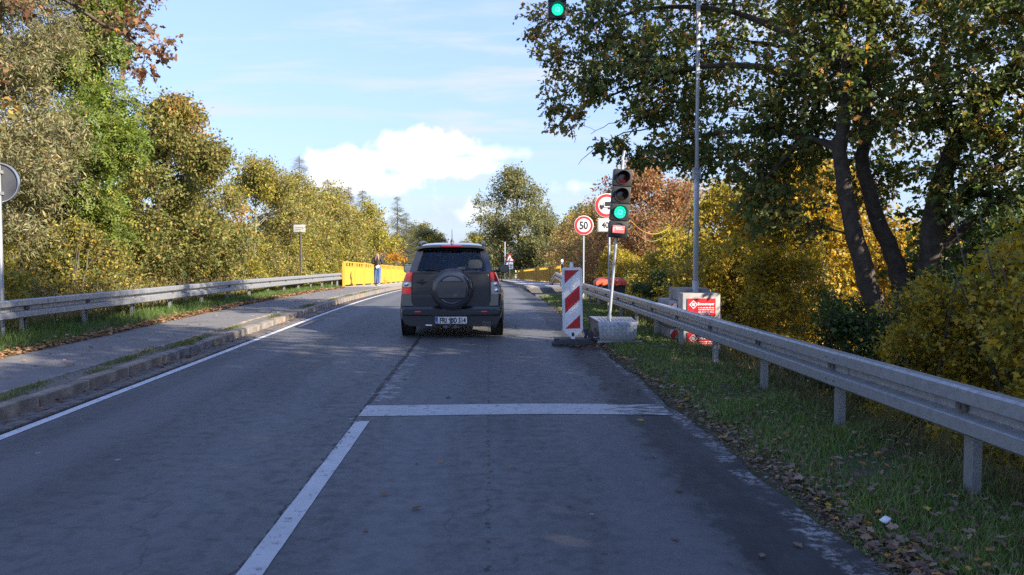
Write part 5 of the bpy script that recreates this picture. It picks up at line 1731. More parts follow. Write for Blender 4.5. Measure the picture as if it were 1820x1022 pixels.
def grow(name, label, base, trunks, clumps, leaf, seed, group=None, cat='tree', bark=None, trunk_name='trunk', limb_r=1.0, extra_limbs=(), loc=None, twig_r=1.0):
    """trunks: [(points, r0, r1)]; clumps: [(centre, radii, twigs, palette)] in coordinates relative to base.
    leaf: dict(shape, size, per, spread, droop)"""
    rs = np.random.RandomState(seed)
    bark = bark or BARK
    root = thing(name, label, cat, loc or base, 0, group)
    tp, tr = [], []
    tparts = []
    for pts, r0, r1 in trunks:
        m = max(8, 4 * len(pts))
        path = smooth_path(pts, m, rs, 0.012)
        rad = np.linspace(1, 0, m) ** 0.8 * (r0 - r1) + r1
        rad[0] *= 1.35
        tparts.append((path[None], rad[None], 10))
        tp.append(path)
        tr.append(rad)
    link(trunk_name, tubes_mesh(trunk_name, tparts, bark), root)
    TP, TR = np.concatenate(tp), np.concatenate(tr)
    lparts, LP, LC, wp, wr = [], [], [], [], []
    Pl, Dl, Cl, = [], [], []
    for pts, r0, r1 in extra_limbs:
        path = smooth_path(pts, 10, rs, 0.02)
        lparts.append((path[None], np.linspace(r0, r1, 10)[None], 6))
        TP = np.concatenate([TP, path])
        TR = np.concatenate([TR, np.linspace(r0, r1, 10)])
    for c, rad, nt, pal in clumps:
        c = np.array(c, float)
        rad = np.array(rad, float) if hasattr(rad, '__len__') else np.array([rad] * 3, float)
        d = np.linalg.norm(TP - c, axis=1)
        cost = d + 1.6 * np.maximum(0, TP[:, 2] - (c[2] - 0.30 * d))
        k = int(np.argmin(cost))
        s, r0 = TP[k], TR[k]
        dist = np.linalg.norm(c - s)
        mid = (s + c) / 2 + np.array([0, 0, 0.10 * dist]) + rs.normal(0, 0.07 * dist, 3)
        m = 9
        path = smooth_path([s, mid, c + (c - s) / max(dist, 1e-6) * rad.mean() * 0.35], m, rs, 0.012 * dist)
        lr = min(r0 * 0.62, 0.014 + 0.011 * dist) * limb_r
        lparts.append((path[None], np.linspace(lr, 0.007, m)[None], 6))
        # ends of the twigs, drawn towards the shell of the clump
        v = unit(rs.normal(0, 1, (nt, 3)))
        rr = rs.uniform(0, 1, (nt, 1)) ** 0.42
        ends = c + v * rr * rad
        # each leaves the limb near its closest point, some a little lower
        dd = np.linalg.norm(ends[:, None, :] - path[None, 2:, :], axis=2)
        kk = np.clip(np.argmin(dd, axis=1) + 2 - rs.randint(0, 3, nt), 1, m - 1)
        st = path[kk]
        dv = ends - st
        L = np.linalg.norm(dv, axis=1, keepdims=True)
        side = unit(np.cross(dv, rs.normal(0, 1, (nt, 3)))) * L * 0.13
        p1 = st + dv * 0.35 + side + np.array([0, 0, 0.05]) * L
        p2 = st + dv * 0.70 + side * 0.8 + np.array([0, 0, 0.05]) * L
        tw = np.stack([st, p1, p2, ends], axis=1)
        sel = [0, 1, 2, 3] if leaf['shape'] == 'lobed' else [0, 2, 3]
        wp.append(tw[:, sel])
        base_r = np.clip(0.0035 + 0.004 * L, 0.003, 0.014) * twig_r
        wr.append(base_r * np.array([[1.0, 0.75, 0.5, 0.22]])[:, sel])
        # leaves along the outer part of the twig
        per = leaf['per']
        t = rs.uniform(leaf.get('t0', 0.42), 1.06, (nt, per)) ** 0.8
        seg = np.clip((t * 3).astype(int), 0, 2)
        f = t * 3 - seg
        ii = np.arange(nt)[:, None]
        a, b = tw[ii, seg], tw[ii, seg + 1]
        P = a + (b - a) * f[..., None]
        P = P + rs.normal(0, leaf.get('spread', 0.05), P.shape)
        D = unit(b - a) * 0.6 + unit(rs.normal(0, 1, P.shape)) * 0.9 + np.array([0, 0, -leaf.get('droop', 0.25)])
        Pl.append(P.reshape(-1, 3))
        Dl.append(D.reshape(-1, 3))
        col = pick_cols(rs, nt * per, pal).reshape(nt, per, 3) * rs.uniform(0.82, 1.2, (nt, 1, 1)) * rs.uniform(0.9, 1.1)
        Cl.append(col.reshape(-1, 3))
    br = [(p, r_, s_) for p, r_, s_ in lparts]
    br.append((np.concatenate(wp), np.concatenate(wr), 3))
    link('branches', tubes_mesh('branches', br, bark), root)
    P, D, C = np.concatenate(Pl), np.concatenate(Dl), np.concatenate(Cl)
    N = unit(rs.normal(0, 1, P.shape) + np.array([0, 0, 0.9]))
    S = leaf['size'] * rs.uniform(0.45, 1.45, len(P))
    link('crown', leaves_mesh('crown', P, D, N, S, leaf['shape'], np.clip(C * leaf.get('gain', 1.3), 0.003, 0.9), LEAF), root)
    return root


# palettes: (colour, weight)
OAK = [((0.060, 0.085, 0.022), 6), ((0.085, 0.10, 0.028), 4), ((0.15, 0.13, 0.03), 2.0), ((0.26, 0.13, 0.03), 1.0), ((0.045, 0.062, 0.02), 3)]
OAK_EDGE = [((0.07, 0.09, 0.026), 5), ((0.14, 0.12, 0.035), 3), ((0.28, 0.15, 0.04), 2), ((0.10, 0.07, 0.025), 2)]
RUST = [((0.27, 0.115, 0.06), 5), ((0.22, 0.08, 0.045), 3), ((0.26, 0.17, 0.07), 4), ((0.16, 0.13, 0.055), 4)]
BROWN = [((0.14, 0.08, 0.042), 5), ((0.21, 0.11, 0.05), 3), ((0.12, 0.06, 0.035), 3), ((0.30, 0.15, 0.05), 1)]
GREYGREEN = [((0.17, 0.17, 0.085), 5), ((0.20, 0.18, 0.10), 3), ((0.13, 0.14, 0.06), 3), ((0.25, 0.20, 0.11), 2), ((0.30, 0.21, 0.06), 0.8)]
GREEN = [((0.115, 0.155, 0.028), 5), ((0.15, 0.175, 0.035), 3), ((0.09, 0.14, 0.024), 3), ((0.22, 0.22, 0.04), 1)]
OLIVE = [((0.13, 0.14, 0.035), 5), ((0.18, 0.155, 0.045), 3), ((0.09, 0.11, 0.03), 3), ((0.26, 0.17, 0.05), 1.5)]
ORANGEBR = [((0.32, 0.19, 0.05), 4), ((0.25, 0.17, 0.05), 4), ((0.15, 0.13, 0.04), 3), ((0.36, 0.19, 0.05), 1)]
GOLD = [((0.38, 0.25, 0.018), 6), ((0.32, 0.225, 0.02), 4), ((0.23, 0.19, 0.026), 3), ((0.38, 0.19, 0.022), 1.5), ((0.14, 0.145, 0.028), 2)]
LGOLD = [((0.26, 0.22, 0.03), 5), ((0.18, 0.18, 0.03), 4), ((0.34, 0.25, 0.035), 2), ((0.13, 0.14, 0.03), 4)]
GOLDGREEN = [((0.38, 0.265, 0.02), 4), ((0.26, 0.22, 0.03), 5), ((0.18, 0.18, 0.03), 4), ((0.36, 0.26, 0.035), 3), ((0.13, 0.14, 0.03), 3)]
YOLIVE = [((0.215, 0.19, 0.045), 5), ((0.18, 0.175, 0.045), 4), ((0.13, 0.145, 0.04), 4), ((0.30, 0.22, 0.05), 2), ((0.26, 0.15, 0.05), 1)]
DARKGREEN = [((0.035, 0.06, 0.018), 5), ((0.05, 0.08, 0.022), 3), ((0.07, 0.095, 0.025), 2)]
FARGREEN = [((0.12, 0.13, 0.05), 5), ((0.16, 0.155, 0.065), 4), ((0.09, 0.105, 0.04), 3), ((0.21, 0.17, 0.065), 2)]
LARCH = [((0.24, 0.17, 0.055), 5), ((0.19, 0.15, 0.05), 4), ((0.29, 0.18, 0.06), 2), ((0.13, 0.12, 0.045), 2)]
SPRUCE = [((0.09, 0.115, 0.04), 5), ((0.12, 0.135, 0.05), 3), ((0.16, 0.15, 0.055), 2)]
TAN = [((0.24, 0.175, 0.095), 4), ((0.18, 0.14, 0.075), 3), ((0.16, 0.155, 0.06), 3)]


def blob(rs, c, spread, n, r, twigs, pal):
    """n clumps scattered in an ellipsoid"""
    out = []
    for i in range(n):
        v = rs.normal(0, 1, 3)
        v = v / np.linalg.norm(v) * rs.uniform(0.15, 1.0) ** 0.5
        out.append((tuple(np.array(c) + v * np.array(spread)), tuple(r * rs.uniform(0.75, 1.25, 3)), twigs, pal))
    return out


def gz(x, y):
    return ground_z(x - road_x(y), y)


# ---- the big oak on the right, in world coordinates shifted to its foot
ox, oy = 6.55, 13.0
og = gz(ox, oy)


def rel(p):
    return (p[0] - ox, p[1] - oy, p[2] - og)


rs0 = np.random.RandomState(3)
oak_trunks = [
    ([rel((6.50, 13.0, og - .3)), rel((6.42, 13.0, 0.1)), rel((6.03, 12.95, 1.25)), rel((5.76, 12.9, 2.2)), rel((5.60, 12.9, 3.05)), rel((5.66, 12.9, 4.3)), rel((5.45, 12.8, 6.0)), rel((5.2, 12.6, 8.5))], 0.185, 0.035),
    ([rel((6.85, 13.2, og - .3)), rel((6.80, 13.2, 0.6)), rel((6.72, 13.25, 1.3)), rel((6.40, 13.3, 2.1)), rel((6.15, 13.3, 3.0)), rel((6.2, 13.3, 4.3)), rel((6.35, 13.4, 6.2)), rel((6.5, 13.5, 9.0))], 0.175, 0.035),
    ([rel((7.15, 12.9, og - .3)), rel((7.1, 12.9, 0.6)), rel((7.1, 12.9, 1.8)), rel((7.25, 12.8, 2.9)), rel((7.6, 12.6, 3.7)), rel((8.4, 12.2, 4.8)), rel((9.5, 11.8, 6.2))], 0.21, 0.05),
]
oak_limbs = [
    ([rel((3.4, 15.2, 3.9)), rel((2.6, 15.6, 3.75)), rel((2.0, 15.7, 3.45)), rel((1.75, 15.8, 3.2))], 0.016, 0.004),
    ([rel((3.2, 15.3, 4.1)), rel((2.5, 15.6, 4.0)), rel((1.95, 15.7, 3.75))], 0.014, 0.004),
    ([rel((2.9, 15.5, 3.9)), rel((2.4, 15.7, 3.55)), rel((2.2, 15.8, 3.2))], 0.012, 0.004),
    ([rel((3.6, 15.0, 3.8)), rel((3.15, 15.2, 3.4)), rel((2.95, 15.3, 3.0))], 0.012, 0.004),
    ([rel((7.0, 13.0, 1.6)), rel((7.6, 12.6, 2.5)), rel((8.4, 12.2, 3.1)), rel((9.4, 11.6, 3.6))], 0.12, 0.04),
    ([rel((6.95, 13.0, 1.2)), rel((7.8, 12.8, 2.1)), rel((8.8, 12.9, 2.6))], 0.10, 0.03),
    ([rel((5.62, 12.9, 3.1)), rel((5.2, 13.3, 3.35)), rel((4.85, 13.7, 2.95)), rel((4.55, 14.0, 2.55)), rel((4.3, 14.2, 2.25))], 0.05, 0.015),
    ([rel((5.65, 12.9, 4.0)), rel((4.7, 14.0, 4.7)), rel((3.5, 15.4, 4.9)), rel((2.4, 16.4, 4.6))], 0.085, 0.02),
    ([rel((5.66, 12.9, 4.5)), rel((4.9, 14.6, 5.6)), rel((3.6, 16.4, 6.4)), rel((2.2, 17.4, 6.3))], 0.085, 0.02),
    ([rel((5.60, 12.9, 3.2)), rel((4.9, 14.0, 3.6)), rel((4.0, 15.2, 3.7)), rel((3.0, 16.0, 3.45))], 0.07, 0.014),
    ([rel((6.2, 13.3, 4.3)), rel((5.6, 15.0, 5.2)), rel((4.8, 16.6, 5.9))], 0.08, 0.02),
    ([rel((5.5, 12.9, 5.2)), rel((4.2, 12.4, 6.2)), rel((2.8, 12.6, 6.9))], 0.08, 0.02),
]
oak_clumps = []
for (c, r_, n_, p_) in [
    ((1.25, 16.4, 5.15), (0.42, .7, .65), 26, OAK_EDGE), ((1.55, 16.2, 4.25), (0.45, .6, .42), 26, OAK_EDGE), ((2.1, 16.4, 5.9), (0.75, .9, .75), 60, OAK), ((1.2, 16.8, 6.2), (0.6, .8, .5), 30, OAK_EDGE),
    ((2.05, 16.0, 4.85), (0.65, .8, .55), 58, OAK), ((2.75, 15.9, 5.3), (0.75, .9, .7), 75, OAK), ((2.45, 15.7, 3.50), (0.42, .4, .18), 17, OAK), ((3.05, 15.6, 4.15), (0.55, .7, .32), 36, OAK),
    ((3.3, 15.3, 4.95), (0.75, .9, .6), 75, OAK), ((2.95, 15.9, 3.35), (0.45, .5, .2), 20, OAK), ((3.55, 15.2, 3.35), (0.55, .7, .35), 46, OAK), ((3.9, 15.9, 4.4), (0.7, .8, .6), 75, OAK),
    ((4.35, 15.6, 3.4), (0.65, .8, .5), 62, OAK), ((4.5, 15.8, 5.3), (0.9, 1, .8), 90, OAK), ((4.9, 14.0, 4.1), (0.8, 1., .7), 90, OAK), ((4.75, 14.1, 2.9), (0.6, .7, .5), 55, OAK),
    ((5.3, 13.9, 3.55), (0.8, .7, .7), 70, OAK), ((5.5, 13.3, 4.9), (0.9, 1., .8), 95, OAK), ((6.3, 14.1, 4.3), (0.9, .7, .7), 85, OAK), ((6.9, 13.2, 5.1), (1., 1., .8), 95, OAK),
    ((7.2, 12.3, 3.9), (0.8, .9, .7), 80, OAK), ((8.0, 12.0, 4.7), (1.0, 1., .8), 95, OAK), ((8.2, 12.0, 3.5), (0.9, .9, .7), 80, OAK), ((9.1, 11.8, 4.2), (1., 1., .9), 95, OAK),
    ((7.5, 12.2, 2.7), (0.8, .8, .55), 55, OAK), ((8.5, 12.2, 2.5), (0.9, .8, .6), 60, OAK), ((9.3, 11.6, 2.8), (0.9, .9, .8), 70, OAK), ((6.65, 14.0, 2.75), (0.6, .5, .5), 42, OAK), ((5.0, 12.4, 5.9), (1., 1.2, .8), 80, OAK),
    ((3.6, 12.9, 6.6), (1.0, 1.2, .8), 70, OAK), ((2.9, 16.6, 6.6), (1.0, 1.2, .7), 70, OAK), ((4.5, 16.0, 6.3), (1.2, 1.2, .8), 85, OAK), ((6.2, 14.8, 6.2), (1.2, 1.2, .8), 85, OAK), ((7.8, 13, 6.2), (1.3, 1.3, .9), 85, OAK),
    ((5.6, 12.6, 7.6), (1.5, 1.5, .9), 90, OAK), ((7.0, 14, 8.2), (1.6, 1.6, 1.), 95, OAK), ((9.3, 12, 6.0), (1.3, 1.3, 1.), 90, OAK), ((4.2, 14.6, 7.6), (1.3, 1.3, .8), 80, OAK), ((5.6, 13.6, 9.2), (1.5, 1.5, .9), 80, OAK),
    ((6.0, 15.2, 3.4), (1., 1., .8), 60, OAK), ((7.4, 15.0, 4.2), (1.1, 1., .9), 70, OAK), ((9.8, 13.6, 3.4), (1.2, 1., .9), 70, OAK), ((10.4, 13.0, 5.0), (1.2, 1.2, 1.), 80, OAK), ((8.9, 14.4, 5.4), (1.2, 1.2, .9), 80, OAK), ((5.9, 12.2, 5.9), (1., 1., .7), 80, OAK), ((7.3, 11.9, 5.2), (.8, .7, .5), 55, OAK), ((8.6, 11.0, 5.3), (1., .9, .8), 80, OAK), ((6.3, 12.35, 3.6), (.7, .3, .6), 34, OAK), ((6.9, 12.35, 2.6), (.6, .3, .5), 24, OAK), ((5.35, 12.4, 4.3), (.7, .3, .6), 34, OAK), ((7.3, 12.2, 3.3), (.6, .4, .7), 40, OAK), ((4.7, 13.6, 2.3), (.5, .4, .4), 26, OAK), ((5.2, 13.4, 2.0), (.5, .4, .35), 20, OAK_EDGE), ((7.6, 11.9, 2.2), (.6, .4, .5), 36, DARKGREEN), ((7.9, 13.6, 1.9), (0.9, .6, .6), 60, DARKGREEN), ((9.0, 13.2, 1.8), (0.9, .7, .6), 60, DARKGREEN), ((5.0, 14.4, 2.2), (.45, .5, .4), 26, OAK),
]:
    oak_clumps.append((rel(c), tuple(q * (1.1 if c[0] < 3.2 else 1.3) for q in r_), int(n_ * (1.1 if c[0] < 3.2 else 1.12 if c[0] < 7.4 else 0.95)), p_))
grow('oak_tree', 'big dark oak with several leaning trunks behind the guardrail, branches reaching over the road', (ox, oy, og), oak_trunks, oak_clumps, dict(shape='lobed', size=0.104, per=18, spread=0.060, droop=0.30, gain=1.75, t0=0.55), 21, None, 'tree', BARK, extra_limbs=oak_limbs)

# ---- brown-leaved oak whose branch hangs in at the upper left
bx_, by_ = -11.2, 8.6
bg0 = gz(bx_, by_)
relb = lambda p: (p[0] - bx_, p[1] - by_, p[2] - bg0)
grow('oak_tree', 'brown leaved oak whose bare twigged branch hangs into the upper left sky', (bx_, by_, bg0),
     [([(0, 0, -.3), (0.1, .1, 2.5), (0.3, .4, 5.0), (.2, .6, 8.0), (0.3, .5, 10.5)], 0.24, 0.04)],
     [(relb(c), r_, n_, p_) for c, r_, n_, p_ in [
         ((-5.75, 13.3, 5.15), (.55, .6, .28), 24, BROWN), ((-5.15, 13.2, 4.75), (.4, .4, .22), 14, BROWN), ((-5.55, 13.4, 5.75), (.6, .6, .3), 24, BROWN), ((-6.3, 13.0, 5.7), (.6, .6, .35), 24, BROWN), ((-5.5, 13.2, 4.35), (.3, .4, .2), 10, BROWN),
         ((-7.1, 12.5, 5.3), (.6, .6, .4), 18, BROWN), ((-7.6, 12.2, 4.3), (.6, .6, .5), 22, RUST), ((-7.4, 12.4, 3.6), (.5, .5, .3), 12, ORANGEBR), ((-8.3, 11.6, 5.2), (.8, .8, .6), 30, BROWN), ((-9.2, 10.5, 6.2), (1., 1., .8), 40, BROWN),
         ((-10.6, 9.6, 7.4), (1.3, 1.3, 1.), 60, BROWN), ((-11.6, 8.0, 8.6), (1.6, 1.6, 1.2), 70, BROWN), ((-10.2, 8.4, 9.8), (1.6, 1.6, 1.2), 70, BROWN), ((-12.6, 9.4, 7.), (1.4, 1.4, 1.), 50, BROWN)]],
     dict(shape='lobed', size=0.10, per=9, spread=0.05, droop=0.30), 33, None, 'tree', BARK,
     extra_limbs=[([relb((-10.9, 9.0, 4.0)), relb((-9.0, 11.0, 5.3)), relb((-7.4, 12.5, 5.75)), relb((-6.2, 13.2, 5.2)), relb((-5.5, 13.4, 4.7))], 0.075, 0.012),
                  ([relb((-7.4, 12.5, 5.75)), relb((-6.5, 13.0, 5.9)), relb((-5.7, 13.4, 5.75))], 0.03, 0.008),
                  ([relb((-9.0, 11.0, 5.3)), relb((-8.0, 12.0, 4.7)), relb((-7.3, 12.4, 4.1))], 0.03, 0.008)])


# ---- left row of trees behind the footpath guardrail
def row_tree(name, label, x, y, h, w, crown_lo, pal, leaf, seed, n, twigs, bark, lean=(0, 0), group='trees beside the footpath', top_pal=None, r0=0.11, peak=0.55, stems=1):
    rs = np.random.RandomState(seed + 500)
    g_ = gz(x, y)
    tr = []
    for s in range(stems):
        ox_, oy_ = (rs.uniform(-.5, .5), rs.uniform(-.5, .5)) if stems > 1 else (0, 0)
        tr.append(([(ox_ * .3, oy_ * .3, -.3), (ox_ * .6 + lean[0] * .2, oy_ * .6, h * .25), (ox_ + lean[0] * .55, oy_, h * .55), (ox_ * 1.2 + lean[0], oy_ * 1.2 + lean[1], h * .95)], r0, 0.015))
    cl = []
    for i in range(n):
        t = rs.uniform(0, 1)
        z = crown_lo + (h - crown_lo) * t
        prof = min(1.0, (t + 0.25) / 0.5) * (1 - max(0, (t - peak) / (1.02 - peak)) ** 1.6)
        a = rs.uniform(0, 2 * math.pi)
        rr = w * 0.5 * prof * rs.uniform(0.2, 1.0) ** 0.6
        k = t ** 1.0
        p = top_pal if (top_pal and t > 0.66 and rs.uniform() < 0.25) else pal
        cl.append(((math.cos(a) * rr + lean[0] * k, math.sin(a) * rr + lean[1] * k, z), tuple(np.array([.22, .22, .17]) * w * rs.uniform(.7, 1.2, 3)), twigs, p))
    return grow(name, label, (x, y, g_), tr, cl, leaf, seed, group, 'tree', bark, limb_r=0.8)


row_tree('willow_tree', 'tall grey green willow with dense thin leaves at the left border of the photo', -12.4, 19.0, 12.0, 5.6, 1.2, GREYGREEN, dict(shape='slim', size=0.12, per=36, spread=0.14, droop=0.3), 41, 64, 40, BARK_GREY, (1.2, 0), stems=2)
row_tree('willow_tree', 'thin grey green willow just behind the round sign back', -10.6, 17.4, 9.4, 3.4, 0.8, GREYGREEN, dict(shape='slim', size=0.12, per=34, spread=0.13, droop=0.3), 42, 44, 36, BARK_GREY, (0.2, 0), stems=2)
row_tree('ash_tree', 'fresh green feathery tree with a pale trunk, the greenest of the footpath row', -10.9, 20.6, 9.2, 3.5, 1.8, GREEN, dict(shape='pinnate', size=0.27, per=9, spread=0.10, droop=0.5), 43, 46, 40, BARK_PALE, (1.1, 0.3), peak=0.35, r0=0.12)
row_tree('oak_tree', 'olive oak with an orange brown top beside the green feathery tree', -10.2, 24.0, 6.1, 3.8, 0.5, OLIVE, dict(shape='oval', size=0.095, per=32, spread=0.10, droop=0.3), 44, 46, 38, BARK, (1.2, 0), top_pal=ORANGEBR, peak=0.6)
row_tree('field_maple', 'olive and yellow bushy tree right behind the guardrail middle', -9.9, 27.5, 4.7, 3.8, 0.2, OLIVE, dict(shape='oval', size=0.095, per=31, spread=0.10, droop=0.3), 45, 38, 34, BARK, (0.4, 0), top_pal=ORANGEBR, stems=3, r0=0.06)
row_tree('birch_tree', 'yellow leaved birch with thin bare top twigs above the notice sign', -9.7, 34.0, 5.6, 3.8, 0.1, YOLIVE, dict(shape='oval', size=0.095, per=25, spread=0.10, droop=0.35), 46, 44, 32, BARK_PALE, (0.2, 0), top_pal=LGOLD, r0=0.08)
row_tree('field_maple', 'golden olive tree rising behind the start of the yellow railing', -10.1, 42.0, 5.9, 4.6, 0.0, YOLIVE, dict(shape='oval', size=0.11, per=28, spread=0.13, droop=0.3), 47, 46, 34, BARK_GREY, (0.3, 0), stems=3, r0=0.07)
row_tree('field_maple', 'golden olive tree directly behind the walking person', -9.9, 50.0, 6.1, 5.0, 0.0, YOLIVE, dict(shape='oval', size=0.12, per=27, spread=0.14, droop=0.3), 48, 46, 34, BARK_GREY, (0.3, 0), stems=3, r0=0.07)
row_tree('field_maple', 'greenish gold tree behind the yellow railing near the car roof', -9.4, 62.0, 6.0, 5.0, 0.0, LGOLD, dict(shape='oval', size=0.14, per=24, spread=0.15, droop=0.3), 49, 42, 32, BARK_GREY, (0.3, 0), stems=3, r0=0.07)
row_tree('cherry_tree', 'small bright orange tree above the far yellow railing left of the car', -8.3, 66.0, 4.0, 3.0, 0.4, [((0.42, 0.20, 0.02), 5), ((0.38, 0.24, 0.03), 3)], dict(shape='oval', size=0.17, per=12, spread=0.14, droop=0.3), 50, 14, 22, BARK_GREY, stems=2, r0=0.06)


def conifer(label, x, y, h, w, pal, seed, droop=0.25, group='conifers behind the railing', name='larch_tree', lo=0.6):
    rs = np.random.RandomState(seed)
    g_ = gz(x, y)
    root = thing(name, label, 'tree', (x, y, g_), 0, group)
    path = smooth_path([(0, 0, -.3), (.05, 0, h * .5), (0, 0.03, h)], 12, rs, 0.01)
    link('trunk', tubes_mesh('trunk', [(path[None], np.linspace(.14, .012, 12)[None], 8)], BARK_GREY), root)
    nb = int(h * 22)
    t = np.sort(rs.uniform(0, 1, nb) ** 0.9)
    z = lo + (h - lo - 0.1) * t
    ln_ = w * 0.5 * (1 - t) ** 0.85 * rs.uniform(.6, 1.15, nb) + 0.12
    a = rs.uniform(0, 2 * np.pi, nb)
    dirv = np.stack([np.cos(a), np.sin(a), np.zeros(nb)], 1)
    st = np.stack([np.zeros(nb), np.zeros(nb), z], 1)
    tt = np.linspace(0, 1, 5)
    paths = st[:, None, :] + dirv[:, None, :] * ln_[:, None, None] * tt[None, :, None]
    paths[:, :, 2] += ln_[:, None] * (-droop * np.sin(tt * 2.2)[None, :] + 0.25 * (tt ** 3)[None, :])
    link('branches', tubes_mesh('branches', [(paths, (0.012 + 0.012 * ln_)[:, None] * np.linspace(1, .25, 5)[None], 4)], BARK_GREY), root)
    P, D = [], []
    for i in range(nb):
        m = int(10 + 46 * ln_[i])
        u = rs.uniform(.12, 1.03, m)
        k = np.clip((u * 4).astype(int), 0, 3)
        f = (u * 4 - k)[:, None]
        p = paths[i, k] * (1 - f) + paths[i, k + 1] * f
        side = np.cross(dirv[i], [0, 0, 1])
        P.append(p + rs.normal(0, .05, (m, 3)) - np.array([0, 0, 1]) * rs.uniform(0, .10, (m, 1)))
        D.append(dirv[i] * .6 + side * rs.uniform(-1, 1, (m, 1)) + np.array([0, 0, 1]) * rs.uniform(-.6, .15, (m, 1)))
    P, D = np.concatenate(P), np.concatenate(D)
    N = unit(rs.normal(0, .5, P.shape) + np.array([0, 0, 1.]))
    C = pick_cols(rs, len(P), pal)
    link('crown', leaves_mesh('crown', P, D, N, 0.26 * rs.uniform(.7, 1.3, len(P)), 'needle', C, LEAF), root)
    return root


lar = conifer('yellowish larch with drooping boughs, tallest conifer behind the yellow railing', -11.2, 49.0, 8.6, 5.0, LARCH, 60)
conifer('second yellowish larch standing just right of the tallest one', -10.9, 56.0, 8.0, 4.6, LARCH, 61)
conifer('narrow brown topped larch leaning over the middle of the railing', -10.2, 60.0, 7.7, 4.0, LARCH, 62)
conifer('dark pointed spruce with a ragged tip behind the larches', -10.4, 68.0, 8.4, 4.6, SPRUCE, 63, 0.35, name='spruce_tree')
sp0 = conifer('green spruce left of the car roof, nearest to the road gap', -9.3, 84.0, 9.2, 6.0, SPRUCE, 64, 0.3, name='spruce_tree')
c = copy_tree(sp0)
c.location = (-9.6, 96.0, gz(-9.6, 96))
c.scale = (1.1, 1.1, 0.92)
c['label'] = 'last small green spruce at the far end of the conifer row'

# far trees beyond the bridge
far1 = row_tree('maple_tree', 'tall airy grey green tree standing alone in the middle beyond the bridge', 4.6, 118.0, 16.4, 11.0, 3.0, FARGREEN, dict(shape='oval', size=0.32, per=15, spread=0.28, droop=0.3), 70, 60, 30, BARK_GREY, (-0.6, 0), group='trees beyond the bridge', r0=0.3, peak=0.55)
far2 = row_tree('maple_tree', 'yellow green tree behind the far end of the right railing', 10.6, 92.0, 11.0, 8.0, 0.3, FARGREEN, dict(shape='oval', size=0.28, per=15, spread=0.22, droop=0.3), 71, 46, 30, BARK_GREY, (0.4, 0), group='trees beyond the bridge', r0=0.2, stems=2, top_pal=LGOLD)
for lab, x, y, sx, sz, rz in (('low bushy green tree closing the road view beyond the car', -2.6, 150.0, 1.0, 0.75, 1.0), ('broad olive tree far behind the bridge end', -9.5, 128.0, 1.0, 0.72, 2.0), ('hazy green tree far away at the bend of the road', 3.0, 175.0, 1.5, 1.0, 0.5),
                              ('olive tree between the lone tree and the speed limit sign', 8.2, 112.0, 1.0, 0.92, 2.6), ('green tree at the left side of the far road bend', -12.0, 150.0, 1.3, 0.9, 4.0), ('wide tree filling the gap beyond the far railing', 14.0, 120.0, 1.4, 1.15, 5.0)):
    c = copy_tree(far2)
    c.location = (x, y, gz(x, y) if abs(x) > 6 else road_z(y) - 0.3)
    c.scale = (sx, sx, sz)
    c.rotation_euler.z = rz
    c['label'] = lab

# autumn trees on the right behind the guardrail
rust = row_tree('beech_tree', 'rusty red beech behind the traffic light', 9.0, 43.0, 8.8, 6.8, 1.6, RUST, dict(shape='oval', size=0.16, per=15, spread=0.13, droop=0.3), 80, 44, 36, BARK_GREY, (-0.6, 0), group='autumn trees on the right', r0=0.18, peak=0.5)
c = copy_tree(rust)
c.location = (15.5, 38.0, gz(15.5, 38))
c.rotation_euler.z = 2.0
c['label'] = 'rusty red beech glimpsed between the oak trunks'
tan_ = row_tree('hornbeam_tree', 'tan and orange thin tree behind the speed limit sign', 7.6, 58.0, 7.4, 5.6, 0.2, TAN + ORANGEBR[:2], dict(shape='oval', size=0.16, per=14, spread=0.15, droop=0.3), 81, 42, 32, BARK_GREY, (0, 0), group='autumn trees on the right', stems=4, r0=0.07)
for lab, x, y, s, rz in (('tan bushy tree beside the far yellow railing', 7.6, 72.0, 1.0, 1.4), ('orange brown tree behind the guardrail end', 6.9, 46.0, 0.72, 3.0), ('tan thicket tree behind the rusty beech', 12.5, 52.0, 1.25, 4.4)):
    c = copy_tree(tan_)
    c.location = (x, y, gz(x, y))
    c.scale = (s, s, s)
    c.rotation_euler.z = rz
    c['label'] = lab
gm_leaf = dict(shape='maple', size=0.105, per=17, spread=0.09, droop=0.35)
gold = row_tree('maple_tree', 'golden yellow maple behind the tall mast', 7.6, 19.5, 5.4, 4.6, 0.2, GOLD, gm_leaf, 82, 44, 40, BARK_PALE, (0, 0), group='golden maples behind the guardrail', stems=3, r0=0.055)
goldgr = row_tree('maple_tree', 'yellow green maple behind the traffic light box', 7.1, 23.0, 5.0, 3.8, 0.1, GOLDGREEN, gm_leaf, 83, 38, 38, BARK_PALE, (0, 0), group='golden maples behind the guardrail', stems=3, r0=0.05)
